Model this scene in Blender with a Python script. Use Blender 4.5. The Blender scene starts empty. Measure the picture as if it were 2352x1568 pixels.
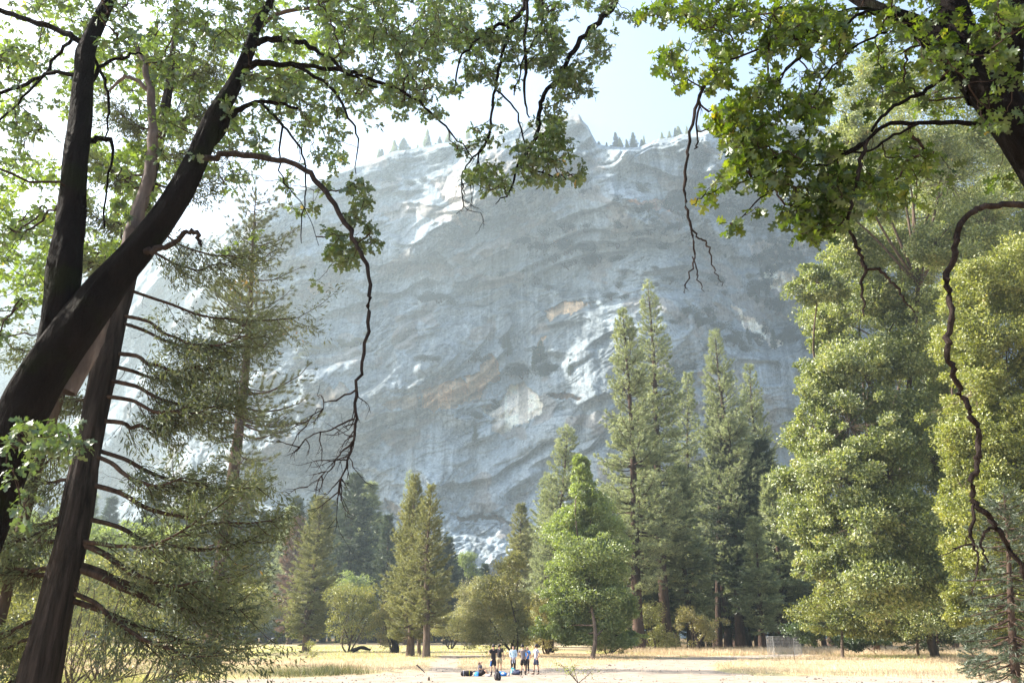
import bpy, math, random
import numpy as np
from mathutils import Vector

# ------------------------------------------------------------ camera, sky, sun, exposure
SC = bpy.context.scene
F, CX, CY = 1829.0, 1176.0, 784.0            # focal length and centre in a 2352 x 1568 frame
PITCH = math.atan(673.6 / F)
EYE = 2.3
cam_d = bpy.data.cameras.new("camera")
cam_d.sensor_width = 36.0
cam_d.lens = F / 2352.0 * 36.0
cam_d.clip_start = 0.1
cam_d.clip_end = 9000
cam = bpy.data.objects.new("camera", cam_d)
SC.collection.objects.link(cam)
cam.location = (0, 0, EYE)
cam.rotation_euler = (math.radians(90) + PITCH, 0, 0)
SC.camera = cam

SUN_EL, SUN_AZ = math.radians(37), math.radians(-78)      # azimuth from +Y, negative to the left
w = bpy.data.worlds.new("World")
SC.world = w
w.use_nodes = True
nt = w.node_tree
nt.nodes.clear()
sky = nt.nodes.new("ShaderNodeTexSky")
sky.sky_type = 'NISHITA'
sky.sun_disc = False
sky.sun_elevation = SUN_EL
sky.sun_rotation = SUN_AZ
sky.air_density = 1.0
sky.dust_density = 3.0
sky.ozone_density = 1.0
bg = nt.nodes.new("ShaderNodeBackground")
bg.inputs[1].default_value = 0.10
wo = nt.nodes.new("ShaderNodeOutputWorld")
nt.links.new(sky.outputs[0], bg.inputs[0])
nt.links.new(bg.outputs[0], wo.inputs[0])
sd = bpy.data.lights.new("sun", 'SUN')
sd.energy = 5.0
sd.angle = math.radians(0.5)
sd.color = (1.0, 0.93, 0.82)
sun = bpy.data.objects.new("sun", sd)
SC.collection.objects.link(sun)
sdir = Vector((math.sin(SUN_AZ) * math.cos(SUN_EL), math.cos(SUN_AZ) * math.cos(SUN_EL), math.sin(SUN_EL)))
sun.rotation_euler = sdir.to_track_quat('Z', 'Y').to_euler()
sun.location = (-60, 30, 80)
SC.view_settings.view_transform = 'Standard'
SC.view_settings.look = 'None'
SC.view_settings.exposure = 2.1
SC.view_settings.gamma = 1.0
SC.cycles.max_bounces = 7
SC.cycles.diffuse_bounces = 3
SC.cycles.transmission_bounces = 4
SC.cycles.transparent_max_bounces = 4
SC.cycles.volume_bounces = 0
SC.cycles.use_denoising = True
SC.cycles.sample_clamp_indirect = 6.0

# ------------------------------------------------------------ helpers
rng = np.random.default_rng(7)
COL = SC.collection

def ray(px, py):
    a = (np.asarray(px, float) - CX) / F
    b = (CY - np.asarray(py, float)) / F
    c, s = math.cos(PITCH), math.sin(PITCH)
    return a, c - b * s, s + b * c

def P(px, py, Y):
    x, y, z = ray(px, py)
    t = Y / y
    return np.stack(np.broadcast_arrays(x * t, Y + 0 * t, EYE + z * t), -1)

def G(px, py):
    x, y, z = ray(px, py)
    t = -EYE / z
    return np.stack(np.broadcast_arrays(x * t, y * t, 0 * t), -1)

def ppm(Y, py=1100.0):
    """pixels (2352 frame) per metre at forward distance Y and picture height py"""
    x, y, z = ray(CX, py)
    return F * float(y) / Y

def _h(ix, iy, iz, seed):
    n = (ix * 374761393 + iy * 668265263 + iz * 2147483647 + seed * 974634777) & 0xFFFFFFFF
    n = ((n ^ (n >> 13)) * 1274126177) & 0xFFFFFFFF
    n = ((n ^ (n >> 16)) * 2246822519) & 0xFFFFFFFF
    return ((n ^ (n >> 15)) & 0xFFFFFF) / float(0xFFFFFF)

def vnoise(x, y, z=0.0, seed=0):
    x, y, z = np.broadcast_arrays(np.asarray(x, float), np.asarray(y, float), np.asarray(z, float))
    fx, fy, fz = np.floor(x), np.floor(y), np.floor(z)
    ix, iy, iz = fx.astype(np.int64), fy.astype(np.int64), fz.astype(np.int64)
    u, v, q = x - fx, y - fy, z - fz
    u = u * u * u * (u * (u * 6 - 15) + 10)
    v = v * v * v * (v * (v * 6 - 15) + 10)
    q = q * q * (3 - 2 * q)
    def L(dz):
        a = _h(ix, iy, iz + dz, seed); b = _h(ix + 1, iy, iz + dz, seed)
        c = _h(ix, iy + 1, iz + dz, seed); d = _h(ix + 1, iy + 1, iz + dz, seed)
        return (a + (b - a) * u) * (1 - v) + (c + (d - c) * u) * v
    r = L(0)
    if np.any(q > 0):
        r = r * (1 - q) + L(1) * q
    return r * 2 - 1

def fbm(x, y, z=0.0, o=5, seed=0, gain=0.5):
    s, a, f = 0, 1.0, 1.0
    for i in range(o):
        c_, s_ = math.cos(i * 0.65), math.sin(i * 0.65)
        s = s + a * vnoise((np.asarray(x) * c_ - np.asarray(y) * s_) * f, (np.asarray(x) * s_ + np.asarray(y) * c_) * f, np.asarray(z) * f, seed + i * 17)
        a *= gain; f *= 2.03
    return s

def ridged(x, y, z=0.0, o=4, seed=0):
    s, a, f = 0, 1.0, 1.0
    for i in range(o):
        c_, s_ = math.cos(i * 0.65), math.sin(i * 0.65)
        s = s + a * (1 - 2 * np.abs(vnoise((np.asarray(x) * c_ - np.asarray(y) * s_) * f, (np.asarray(x) * s_ + np.asarray(y) * c_) * f, np.asarray(z) * f, seed + i * 31)))
        a *= 0.5; f *= 2.1
    return s

def sstep(a, b, x):
    t = np.clip((x - a) / (b - a), 0, 1)
    return t * t * (3 - 2 * t)

def unit(v):
    return v / np.maximum(np.linalg.norm(v, axis=-1, keepdims=True), 1e-9)

def tag(o, label=None, cat=None, group=None, kind=None):
    if label: o["label"] = label
    if cat: o["category"] = cat
    if group: o["group"] = group
    if kind: o["kind"] = kind
    return o

def empty(name, loc, label=None, cat=None, group=None):
    o = bpy.data.objects.new(name, None)
    o.empty_display_size = 0.3
    COL.objects.link(o)
    o.location = tuple(float(c) for c in loc)
    return tag(o, label, cat, group)

class MB:
    """collects polygons of any size and links them as one mesh"""
    def __init__(s):
        s.v, s.n = [], 0
        s.loops, s.sizes, s.mats, s.smooth = [], [], [], []
    def add(s, V, polys, mat=0, smooth=False):
        """V (n,3); polys (m,k) index array"""
        V = np.asarray(V, float).reshape(-1, 3)
        polys = np.asarray(polys, np.int64)
        if len(V) == 0 or len(polys) == 0: return
        s.v.append(V)
        s.loops.append((polys + s.n).ravel())
        s.sizes.append(np.full(len(polys), polys.shape[1]))
        s.mats.append(np.full(len(polys), mat))
        s.smooth.append(np.full(len(polys), smooth))
        s.n += len(V)
    def build(s, name, mats, parent=None, origin=(0, 0, 0), attrs=None):
        me = bpy.data.meshes.new(name)
        V = np.concatenate(s.v) - np.asarray(origin, float)
        L = np.concatenate(s.loops); S = np.concatenate(s.sizes)
        me.vertices.add(len(V)); me.vertices.foreach_set("co", V.astype(np.float32).ravel())
        me.loops.add(len(L)); me.loops.foreach_set("vertex_index", L.astype(np.int32))
        st = np.concatenate([[0], np.cumsum(S)[:-1]])
        me.polygons.add(len(S)); me.polygons.foreach_set("loop_start", st.astype(np.int32))
        me.polygons.foreach_set("material_index", np.concatenate(s.mats).astype(np.int32))
        me.polygons.foreach_set("use_smooth", np.concatenate(s.smooth).astype(bool))
        if attrs:
            for k, a in attrs.items():
                at = me.color_attributes.new(k, 'FLOAT_COLOR', 'POINT')
                at.data.foreach_set("color", a.astype(np.float32).ravel())
        me.update(calc_edges=True)
        me.validate()
        for m in (mats if isinstance(mats, (list, tuple)) else [mats]):
            me.materials.append(m)
        o = bpy.data.objects.new(name, me)
        COL.objects.link(o)
        if parent is not None:
            o.parent = parent
        return o

def smooth_path(pts, n=4):
    """Catmull-Rom through pts (k,d)"""
    pts = np.asarray(pts, float)
    if len(pts) < 3:
        t = np.linspace(0, 1, n * max(1, len(pts) - 1) + 1)[:, None]
        return pts[0] + (pts[-1] - pts[0]) * t
    q = np.vstack([2 * pts[0] - pts[1], pts, 2 * pts[-1] - pts[-2]])
    out = []
    for i in range(1, len(q) - 2):
        t = np.linspace(0, 1, n, endpoint=False)[:, None]
        a, b, c, d = q[i - 1], q[i], q[i + 1], q[i + 2]
        out.append(0.5 * (2 * b + (c - a) * t + (2 * a - 5 * b + 4 * c - d) * t * t + (3 * b - a - 3 * c + d) * t ** 3))
    out.append(pts[-1:])
    return np.vstack(out)

def tube(mb, pts, rad, sides=6, mat=0, bump=0.0, seed=0, flute=0):
    pts = np.asarray(pts, float); k = len(pts)
    rad = np.broadcast_to(np.asarray(rad, float), (k,))
    t = unit(np.gradient(pts, axis=0))
    ref = np.array([0.31, 0.17, 0.05]) if abs(t[0, 2]) > 0.7 else np.array([0, 0, 1.0])
    u = unit(np.cross(t, ref + 0 * t)); v = np.cross(t, u)
    a = np.arange(sides) * 2 * math.pi / sides
    R = np.repeat(rad[:, None], sides, 1)
    if bump:
        s = np.cumsum(np.r_[0, np.linalg.norm(np.diff(pts, axis=0), axis=1)])
        ca, sa = np.cos(a)[None, :] * 3, np.sin(a)[None, :] * 3
        R = R * (1 + bump * fbm(ca + seed, sa, (s / max(rad.max(), 1e-3) * 0.35)[:, None], o=4, seed=seed))
        if flute:
            R = R * (1 + flute * np.abs(vnoise(ca * 4 + seed, sa * 4, (s * 0.25 / max(rad.max(), 1e-3))[:, None], seed=seed + 5)))
    V = pts[:, None, :] + R[..., None] * (np.cos(a)[None, :, None] * u[:, None, :] + np.sin(a)[None, :, None] * v[:, None, :])
    i = np.arange(k - 1)[:, None] * sides; j = np.arange(sides)[None, :]; j2 = (j + 1) % sides
    quads = np.stack([i + j, i + j2, i + sides + j2, i + sides + j], -1).reshape(-1, 4)
    mb.add(V.reshape(-1, 3), quads, mat, True)

LEAF_NEAR = [(0, 0), (.10, .03), (.17, .20), (.27, .24), (.30, .09), (.40, .13), (.47, .37), (.60, .42), (.60, .17),
             (.70, .14), (.80, .30), (.90, .24), (.88, .08), (1, 0)]
LEAF_MID = [(0, 0), (.18, .22), (.32, .08), (.48, .38), (.66, .12), (.85, .24), (1, 0)]
LEAF_FAR = [(0, 0), (.5, .32), (1, 0)]
LEAF_SLIM = [(0, 0), (.5, .13), (1, 0)]
def outline(h):
    h = list(h)
    return np.array(h + [(x, -y) for x, y in h[-2:0:-1]], float)

def leaves(mb, pos, dirs, size, shape, mat=1, normal=None, curl=0.25):
    n = len(pos)
    if n == 0: return
    o = outline(shape); k = len(o)
    d = unit(dirs)
    nr = rng.normal(size=(n, 3)) * 0.55 + np.array([0, 0, 0.75]) if normal is None else normal
    s = unit(np.cross(nr, d)); m = np.cross(d, s)
    size = np.broadcast_to(np.asarray(size, float), (n,))
    z = -curl * o[:, 0] ** 2 + 0.25 * np.abs(o[:, 1])
    V = pos[:, None, :] + size[:, None, None] * (o[None, :, 0, None] * d[:, None] + o[None, :, 1, None] * s[:, None] + z[None, :, None] * m[:, None])
    mb.add(V.reshape(-1, 3), np.arange(n * k).reshape(n, k), mat)

def blades(mb, pos, dirs, length, width, mat=1):
    """thin triangles"""
    n = len(pos)
    if n == 0: return
    d = unit(dirs); s = unit(np.cross(d, rng.normal(size=(n, 3))))
    length = np.broadcast_to(np.asarray(length, float), (n,))[:, None]
    width = np.broadcast_to(np.asarray(width, float), (n,))[:, None]
    V = np.stack([pos - s * width, pos + s * width, pos + d * length], 1)
    mb.add(V.reshape(-1, 3), np.arange(n * 3).reshape(n, 3), mat)

def needles(mb, pos, dirs, k, length, width, spread=0.9, mat=1):
    """k needles fanned round each shoot"""
    n = len(pos)
    p = np.repeat(pos, k, 0); d = np.repeat(unit(dirs), k, 0)
    dd = d + rng.normal(size=(n * k, 3)) * spread
    L = np.repeat(np.broadcast_to(np.asarray(length, float), (n,)), k) * rng.uniform(.7, 1.15, n * k)
    blades(mb, p + d * L[:, None] * rng.uniform(-.5, .3, (n * k, 1)), dd, L, width, mat)

# ------------------------------------------------------------ materials
def mat_new(name):
    m = bpy.data.materials.new(name); m.use_nodes = True
    n = m.node_tree.nodes; n.clear()
    return m, n, m.node_tree.links

def ramp(n, stops):
    r = n.new("ShaderNodeValToRGB")
    e = r.color_ramp.elements
    while len(e) > 1: e.remove(e[-1])
    e[0].position = stops[0][0]; e[0].color = (*stops[0][1], 1)
    for p, c in stops[1:]:
        x = e.new(p); x.color = (*c, 1)
    return r

def leaf_mat(name, cols, trans=0.45, gloss=0.10, rough=0.35, tcol=(1.25, 1.35, 0.45), patch=0.35):
    m, n, l = mat_new(name)
    g = n.new("ShaderNodeNewGeometry")
    tc = n.new("ShaderNodeTexCoord"); nz = n.new("ShaderNodeTexNoise"); nz.inputs["Scale"].default_value = patch
    nz.inputs["Detail"].default_value = 2
    l.new(tc.outputs["Object"], nz.inputs["Vector"])
    ad = n.new("ShaderNodeMath"); ad.operation = 'MULTIPLY_ADD'
    l.new(g.outputs["Random Per Island"], ad.inputs[0]); ad.inputs[1].default_value = 0.62
    mm = n.new("ShaderNodeMath"); mm.operation = 'MULTIPLY_ADD'
    l.new(nz.outputs["Fac"], mm.inputs[0]); mm.inputs[1].default_value = 1.1; mm.inputs[2].default_value = -0.36
    l.new(mm.outputs[0], ad.inputs[2])
    r = ramp(n, cols); l.new(ad.outputs[0], r.inputs[0])
    df = n.new("ShaderNodeBsdfDiffuse"); l.new(r.outputs[0], df.inputs[0])
    tr = n.new("ShaderNodeBsdfTranslucent")
    mx = n.new("ShaderNodeMix"); mx.data_type = 'RGBA'; mx.blend_type = 'MULTIPLY'; mx.inputs[0].default_value = 1
    l.new(r.outputs[0], mx.inputs[6]); mx.inputs[7].default_value = (*tcol, 1)
    l.new(mx.outputs[2], tr.inputs[0])
    ms = n.new("ShaderNodeMixShader"); ms.inputs[0].default_value = trans
    l.new(df.outputs[0], ms.inputs[1]); l.new(tr.outputs[0], ms.inputs[2])
    gl = n.new("ShaderNodeBsdfGlossy"); gl.inputs["Roughness"].default_value = rough
    gl.inputs["Color"].default_value = (0.9, 0.95, 0.9, 1)
    m2 = n.new("ShaderNodeMixShader"); m2.inputs[0].default_value = gloss
    l.new(ms.outputs[0], m2.inputs[1]); l.new(gl.outputs[0], m2.inputs[2])
    o = n.new("ShaderNodeOutputMaterial"); l.new(m2.outputs[0], o.inputs[0])
    return m

def bark_mat(name, c0, c1, scale=6.0, stretch=0.15, bump=0.6, moss=None):
    m, n, l = mat_new(name)
    tc = n.new("ShaderNodeTexCoord"); mp = n.new("ShaderNodeMapping"); mp.inputs["Scale"].default_value = (scale, scale, scale * stretch)
    l.new(tc.outputs["Object"], mp.inputs[0])
    nz = n.new("ShaderNodeTexNoise"); nz.inputs["Scale"].default_value = 1.0; nz.inputs["Detail"].default_value = 6
    nz.inputs["Roughness"].default_value = 0.65
    l.new(mp.outputs[0], nz.inputs["Vector"])
    r = ramp(n, [(0.3, c0), (0.55, tuple((a + b) / 2 for a, b in zip(c0, c1))), (0.72, c1)])
    l.new(nz.outputs["Fac"], r.inputs[0])
    col = r.outputs[0]
    if moss:
        n2 = n.new("ShaderNodeTexNoise"); n2.inputs["Scale"].default_value = 1.7; n2.inputs["Detail"].default_value = 5
        l.new(tc.outputs["Object"], n2.inputs["Vector"])
        r2 = ramp(n, [(0.55, (0, 0, 0)), (0.66, (1, 1, 1))]); l.new(n2.outputs["Fac"], r2.inputs[0])
        mx = n.new("ShaderNodeMix"); mx.data_type = 'RGBA'
        l.new(r2.outputs[0], mx.inputs[0]); l.new(col, mx.inputs[6]); mx.inputs[7].default_value = (*moss, 1)
        col = mx.outputs[2]
    b = n.new("ShaderNodeBsdfPrincipled"); b.inputs["Roughness"].default_value = 0.9
    b.inputs["Specular IOR Level"].default_value = 0.05
    l.new(col, b.inputs["Base Color"])
    bp = n.new("ShaderNodeBump"); bp.inputs["Strength"].default_value = bump; bp.inputs["Distance"].default_value = 0.10
    l.new(nz.outputs["Fac"], bp.inputs["Height"]); l.new(bp.outputs[0], b.inputs["Normal"])
    o = n.new("ShaderNodeOutputMaterial"); l.new(b.outputs[0], o.inputs[0])
    return m

def plain_mat(name, col, rough=0.8, var=0.15, scale=12.0):
    m, n, l = mat_new(name)
    tc = n.new("ShaderNodeTexCoord"); nz = n.new("ShaderNodeTexNoise"); nz.inputs["Scale"].default_value = scale
    nz.inputs["Detail"].default_value = 4
    l.new(tc.outputs["Object"], nz.inputs["Vector"])
    r = ramp(n, [(0.3, tuple(c * (1 - var) for c in col)), (0.7, tuple(min(1, c * (1 + var)) for c in col))])
    l.new(nz.outputs["Fac"], r.inputs[0])
    b = n.new("ShaderNodeBsdfPrincipled"); b.inputs["Roughness"].default_value = rough
    b.inputs["Specular IOR Level"].default_value = 0.3
    l.new(r.outputs[0], b.inputs["Base Color"])
    o = n.new("ShaderNodeOutputMaterial"); l.new(b.outputs[0], o.inputs[0])
    return m

M = {}
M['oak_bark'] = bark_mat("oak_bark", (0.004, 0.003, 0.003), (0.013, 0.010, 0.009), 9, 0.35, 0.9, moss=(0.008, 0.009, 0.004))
M['twig'] = bark_mat("twig_bark", (0.02, 0.014, 0.012), (0.06, 0.04, 0.034), 20, 0.6, 0.3)
M['pale_bark'] = bark_mat("pale_bark", (0.05, 0.04, 0.038), (0.17, 0.14, 0.13), 7, 0.25, 0.5)
M['droop_bark'] = bark_mat("drooping_branch_bark", (0.010, 0.0075, 0.007), (0.05, 0.038, 0.034), 14, 0.3, 0.6)
M['cedar_bark'] = bark_mat("cedar_bark", (0.005, 0.0035, 0.003), (0.060, 0.046, 0.040), 9, 0.06, 1.0)
M['cedar_limb'] = bark_mat("cedar_limb_bark", (0.02, 0.013, 0.01), (0.09, 0.06, 0.045), 9, 0.3, 0.5)
M['pine_bark'] = bark_mat("pine_bark", (0.03, 0.021, 0.017), (0.12, 0.08, 0.062), 2.5, 0.3, 0.8)
M['grey_bark'] = bark_mat("grey_bark", (0.06, 0.045, 0.035), (0.20, 0.15, 0.12), 3, 0.3, 0.6)
M['willow_bark'] = bark_mat("willow_bark", (0.03, 0.022, 0.018), (0.11, 0.08, 0.06), 5, 0.3, 0.6)
def G3(*a): return list(a)
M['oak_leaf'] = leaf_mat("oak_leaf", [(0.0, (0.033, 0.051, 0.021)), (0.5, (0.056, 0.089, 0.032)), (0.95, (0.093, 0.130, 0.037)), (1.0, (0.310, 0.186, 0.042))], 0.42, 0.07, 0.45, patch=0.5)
M['oak_leaf_bright'] = leaf_mat("sunny_oak_leaf", [(0.0, (0.075, 0.114, 0.027)), (0.5, (0.135, 0.193, 0.041)), (0.93, (0.210, 0.257, 0.054)), (1.0, (0.500, 0.314, 0.054))], 0.5, 0.07, 0.45, patch=0.4)  # brighter copy of the oak leaf, sunlit look put into its colour
M['near_leaf'] = leaf_mat("broad_oak_leaf", [(0.0, (0.014, 0.026, 0.008)), (0.35, (0.035, 0.06, 0.013)), (0.7, (0.075, 0.11, 0.02)), (0.95, (0.15, 0.18, 0.035)), (1.0, (0.24, 0.17, 0.03))], 0.5, 0.04, 0.4, tcol=(1.7, 1.75, 0.35), patch=1.6)
M['big_oak_leaf'] = leaf_mat("valley_oak_leaf", [(0.0, (0.05, 0.065, 0.025)), (0.3, (0.12, 0.15, 0.05)), (0.6, (0.25, 0.275, 0.10)), (0.93, (0.42, 0.42, 0.20)), (1.0, (0.46, 0.32, 0.12))], 0.40, 0.08, 0.5, patch=0.45)
M['yellow_leaf'] = leaf_mat("yellow_green_leaf", [(0.0, (0.09, 0.11, 0.03)), (0.4, (0.20, 0.22, 0.05)), (0.9, (0.36, 0.35, 0.09)), (1.0, (0.45, 0.33, 0.08))], 0.42, 0.07, 0.5, patch=0.45)
M['cotton_leaf'] = leaf_mat("cottonwood_leaf", [(0.0, (0.10, 0.13, 0.045)), (0.5, (0.22, 0.265, 0.095)), (0.96, (0.32, 0.36, 0.16)), (1.0, (0.4, 0.34, 0.08))], 0.48, 0.08, 0.5, patch=0.3)
M['willow_leaf'] = leaf_mat("willow_leaf", [(0.0, (0.134, 0.131, 0.055)), (0.5, (0.252, 0.239, 0.109)), (1.0, (0.403, 0.339, 0.164))], 0.4, 0.06, 0.4, patch=0.3)
M['willow_green'] = leaf_mat("green_willow_leaf", [(0.0, (0.118, 0.120, 0.050)), (0.5, (0.218, 0.213, 0.076)), (1.0, (0.336, 0.293, 0.118))], 0.45, 0.06, 0.4, patch=0.3)
M['tan_leaf'] = leaf_mat("tan_willow_leaf", [(0.0, (0.182, 0.143, 0.065)), (0.5, (0.286, 0.247, 0.117)), (1.0, (0.390, 0.338, 0.169))], 0.4, 0.05, 0.4, patch=0.3)
M['pine_needle'] = leaf_mat("pine_needle", [(0.0, (0.09, 0.11, 0.055)), (0.4, (0.22, 0.25, 0.14)), (1.0, (0.50, 0.52, 0.33))], 0.42, 0.06, 0.5, tcol=(1.15, 1.2, 0.7), patch=0.5)
M['olive_needle'] = leaf_mat("olive_needle", [(0.0, (0.10, 0.105, 0.045)), (0.5, (0.22, 0.225, 0.10)), (1.0, (0.38, 0.37, 0.20))], 0.42, 0.06, 0.5, tcol=(1.1, 1.1, 0.6), patch=0.3)
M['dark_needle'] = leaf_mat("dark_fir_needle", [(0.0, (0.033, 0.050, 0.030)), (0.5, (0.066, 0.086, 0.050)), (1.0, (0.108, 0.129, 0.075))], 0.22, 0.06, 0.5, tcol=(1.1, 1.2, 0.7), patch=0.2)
M['rust_needle'] = leaf_mat("rusty_needle", [(0.0, (0.12, 0.07, 0.04)), (1.0, (0.25, 0.15, 0.09))], 0.2, 0.04, 0.5, tcol=(1, 1, 1), patch=0.2)
M['cedar_leaf'] = leaf_mat("cedar_spray", [(0.0, (0.025, 0.035, 0.016)), (0.5, (0.07, 0.085, 0.036)), (0.97, (0.15, 0.155, 0.07)), (1.0, (0.30, 0.17, 0.05))], 0.34, 0.06, 0.6, tcol=(1.2, 1.3, 0.6), patch=0.8)
M["long_needle"] = leaf_mat("long_pine_needle", [(0.0, (0.035, 0.04, 0.018)), (0.5, (0.10, 0.11, 0.05)), (1.0, (0.24, 0.235, 0.12))], 0.32, 0.06, 0.6, tcol=(1.1, 1.2, 0.7), patch=0.5)
M['scrub'] = leaf_mat("cliff_scrub_leaf", [(0.0, (0.012, 0.018, 0.012)), (0.5, (0.025, 0.034, 0.02)), (1.0, (0.05, 0.058, 0.03))], 0.15, 0.03, 0.5, tcol=(1.1, 1.2, 0.7), patch=0.02)
M['dry_scrub'] = leaf_mat("dry_scrub_leaf", [(0.0, (0.090, 0.090, 0.041)), (1.0, (0.189, 0.171, 0.081))], 0.2, 0.04, 0.5, patch=0.02)
M['gold_grass'] = leaf_mat("golden_grass", [(0.0, (0.34, 0.24, 0.14)), (0.5, (0.55, 0.43, 0.28)), (1.0, (0.74, 0.64, 0.47))], 0.35, 0.03, 0.6, tcol=(1.05, 1, .95), patch=0.12)
M['green_grass'] = leaf_mat("green_grass", [(0.0, (0.24, 0.25, 0.12)), (0.5, (0.42, 0.42, 0.21)), (1.0, (0.60, 0.56, 0.36))], 0.4, 0.03, 0.6, patch=0.15)
M['sedge'] = leaf_mat("sedge", [(0.0, (0.05, 0.06, 0.025)), (0.6, (0.11, 0.11, 0.05)), (1.0, (0.30, 0.26, 0.13))], 0.3, 0.05, 0.5, patch=0.3)
# ------------------------------------------------------------ the mountain wall
def in_poly(x, y, poly):
    ins = np.zeros(np.shape(x), bool)
    n = len(poly)
    for i in range(n):
        x1, y1 = poly[i]; x2, y2 = poly[(i + 1) % n]
        c = (y1 > y) != (y2 > y)
        if y1 != y2:
            ins ^= c & (x < (x2 - x1) * (y - y1) / (y2 - y1) + x1)
    return ins

RIM = np.array([(-700, 560), (-300, 500), (0, 492), (60, 496), (150, 505), (300, 545), (410, 552), (470, 540), (540, 510), (600, 486), (660, 452), (720, 420), (770, 398),
                (830, 372), (900, 350), (1000, 332), (1060, 322), (1110, 308), (1170, 292), (1215, 276), (1240, 266), (1262, 262), (1300, 264), (1331, 262), (1338, 276),
                (1352, 292), (1360, 310), (1372, 330), (1400, 336), (1440, 338), (1470, 336), (1500, 322), (1540, 314), (1590, 308), (1640, 296),
                (1700, 280), (1740, 268), (1800, 276), (1900, 300), (2000, 290), (2200, 300), (2500, 330), (3000, 420)], float)
NX, NY = 1250, 620
gx = np.linspace(-500, 2850, NX)
rim = np.interp(gx, RIM[:, 0], RIM[:, 1])
rim = rim + 3 * fbm(gx / 45, 0.5, seed=3, o=4)
tt = np.linspace(0, 1, NY)
PX = np.repeat(gx[None, :], NY, 0)
PY = 1478 + (rim[None, :] - 1478) * tt[:, None]
rx, ry, rz = ray(PX, PY)
tane = rz / ry                                  # height gained per metre forward
base = 640 + 80 * vnoise(gx / 500, 2.2, seed=9) + 520 * sstep(640, -100, gx) + 60 * sstep(1400, 1900, gx)
lean = 0.22 + 0.06 * vnoise(gx / 400, 7.7, seed=12)
B, LN = base[None, :], lean[None, :]
D0 = np.clip(B / np.maximum(1 - LN * tane, 0.15), 0, 2500)
X0 = rx / ry * D0
Z0 = D0 * tane
# relief: buttresses, diagonal slabs, exfoliation steps, flutes
ang = math.radians(24)
U = X0 * math.cos(ang) + Z0 * math.sin(ang)
V_ = -X0 * math.sin(ang) + Z0 * math.cos(ang)
wu = 40 * fbm(X0 / 160, Z0 / 160, seed=40, o=4)
wv = 22 * fbm(X0 / 110, Z0 / 110, seed=60, o=4)
leftw = sstep(1750, 650, PX)
big = 34 * fbm(X0 / 240, Z0 / 300, seed=5, o=3) + 5 * ridged((X0 - .5 * Z0) / 120, Z0 / 260, seed=6, o=2)
slab = 6.5 * ridged((U + wu) / 170, (V_ + wv) / 48, seed=11, o=3)
slab2 = 6 * ridged((X0 - 0.35 * Z0 + wu * .6) / 55, (Z0 + wv) / 170, seed=14, o=3)
def terr(q):
    fq = np.floor(q)
    return fq + sstep(0.80, 1.0, q - fq)
sheet = 13.0 * terr(3.2 * fbm((U + wu * .5) / 190, (V_ + wv * .5) / 85, seed=201, o=4, gain=.42) + Z0 / 120)
sheet2 = 5.0 * terr(4.0 * fbm((U + wu * .4) / 75, (V_ + wv * .4) / 34, seed=202, o=4, gain=.45) + Z0 / 60)
sheet3 = 2.6 * terr(2.2 * fbm(X0 / 22, Z0 / 46, seed=203, o=3))
saw = ((V_ + wv + 10 * vnoise(U / 50, V_ / 50, seed=77)) / 26.0) % 1.0
flute = 1.5 * vnoise(X0 / 6 + 0.4 * vnoise(X0 / 30, Z0 / 30, seed=2), Z0 / 90, seed=21) + 2.2 * vnoise(X0 / 17, Z0 / 160, seed=22)
rough = 0.35 + 1.0 * sstep(-.2, .5, fbm(X0 / 130, Z0 / 90, seed=47, o=3))
fine = 1.35 * rough * (1.5 * fbm(X0 / 12, Z0 / 12, seed=31, o=6, gain=0.6) + 1.0 * ridged(X0 / 13, Z0 / 10, seed=33, o=3))
DR = big + slab * (0.35 + 0.75 * leftw) + slab2 * (1.15 - leftw) - sheet - sheet2 * rough - sheet3 * rough + flute + fine
edge = sstep(0, 0.05, tt)[:, None] * sstep(1.0, 0.992, tt)[:, None]
D = D0 + DR * (0.25 + 0.75 * edge)
D = D + 30 * sstep(0.2, 0, tt)[:, None] * 0
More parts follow.
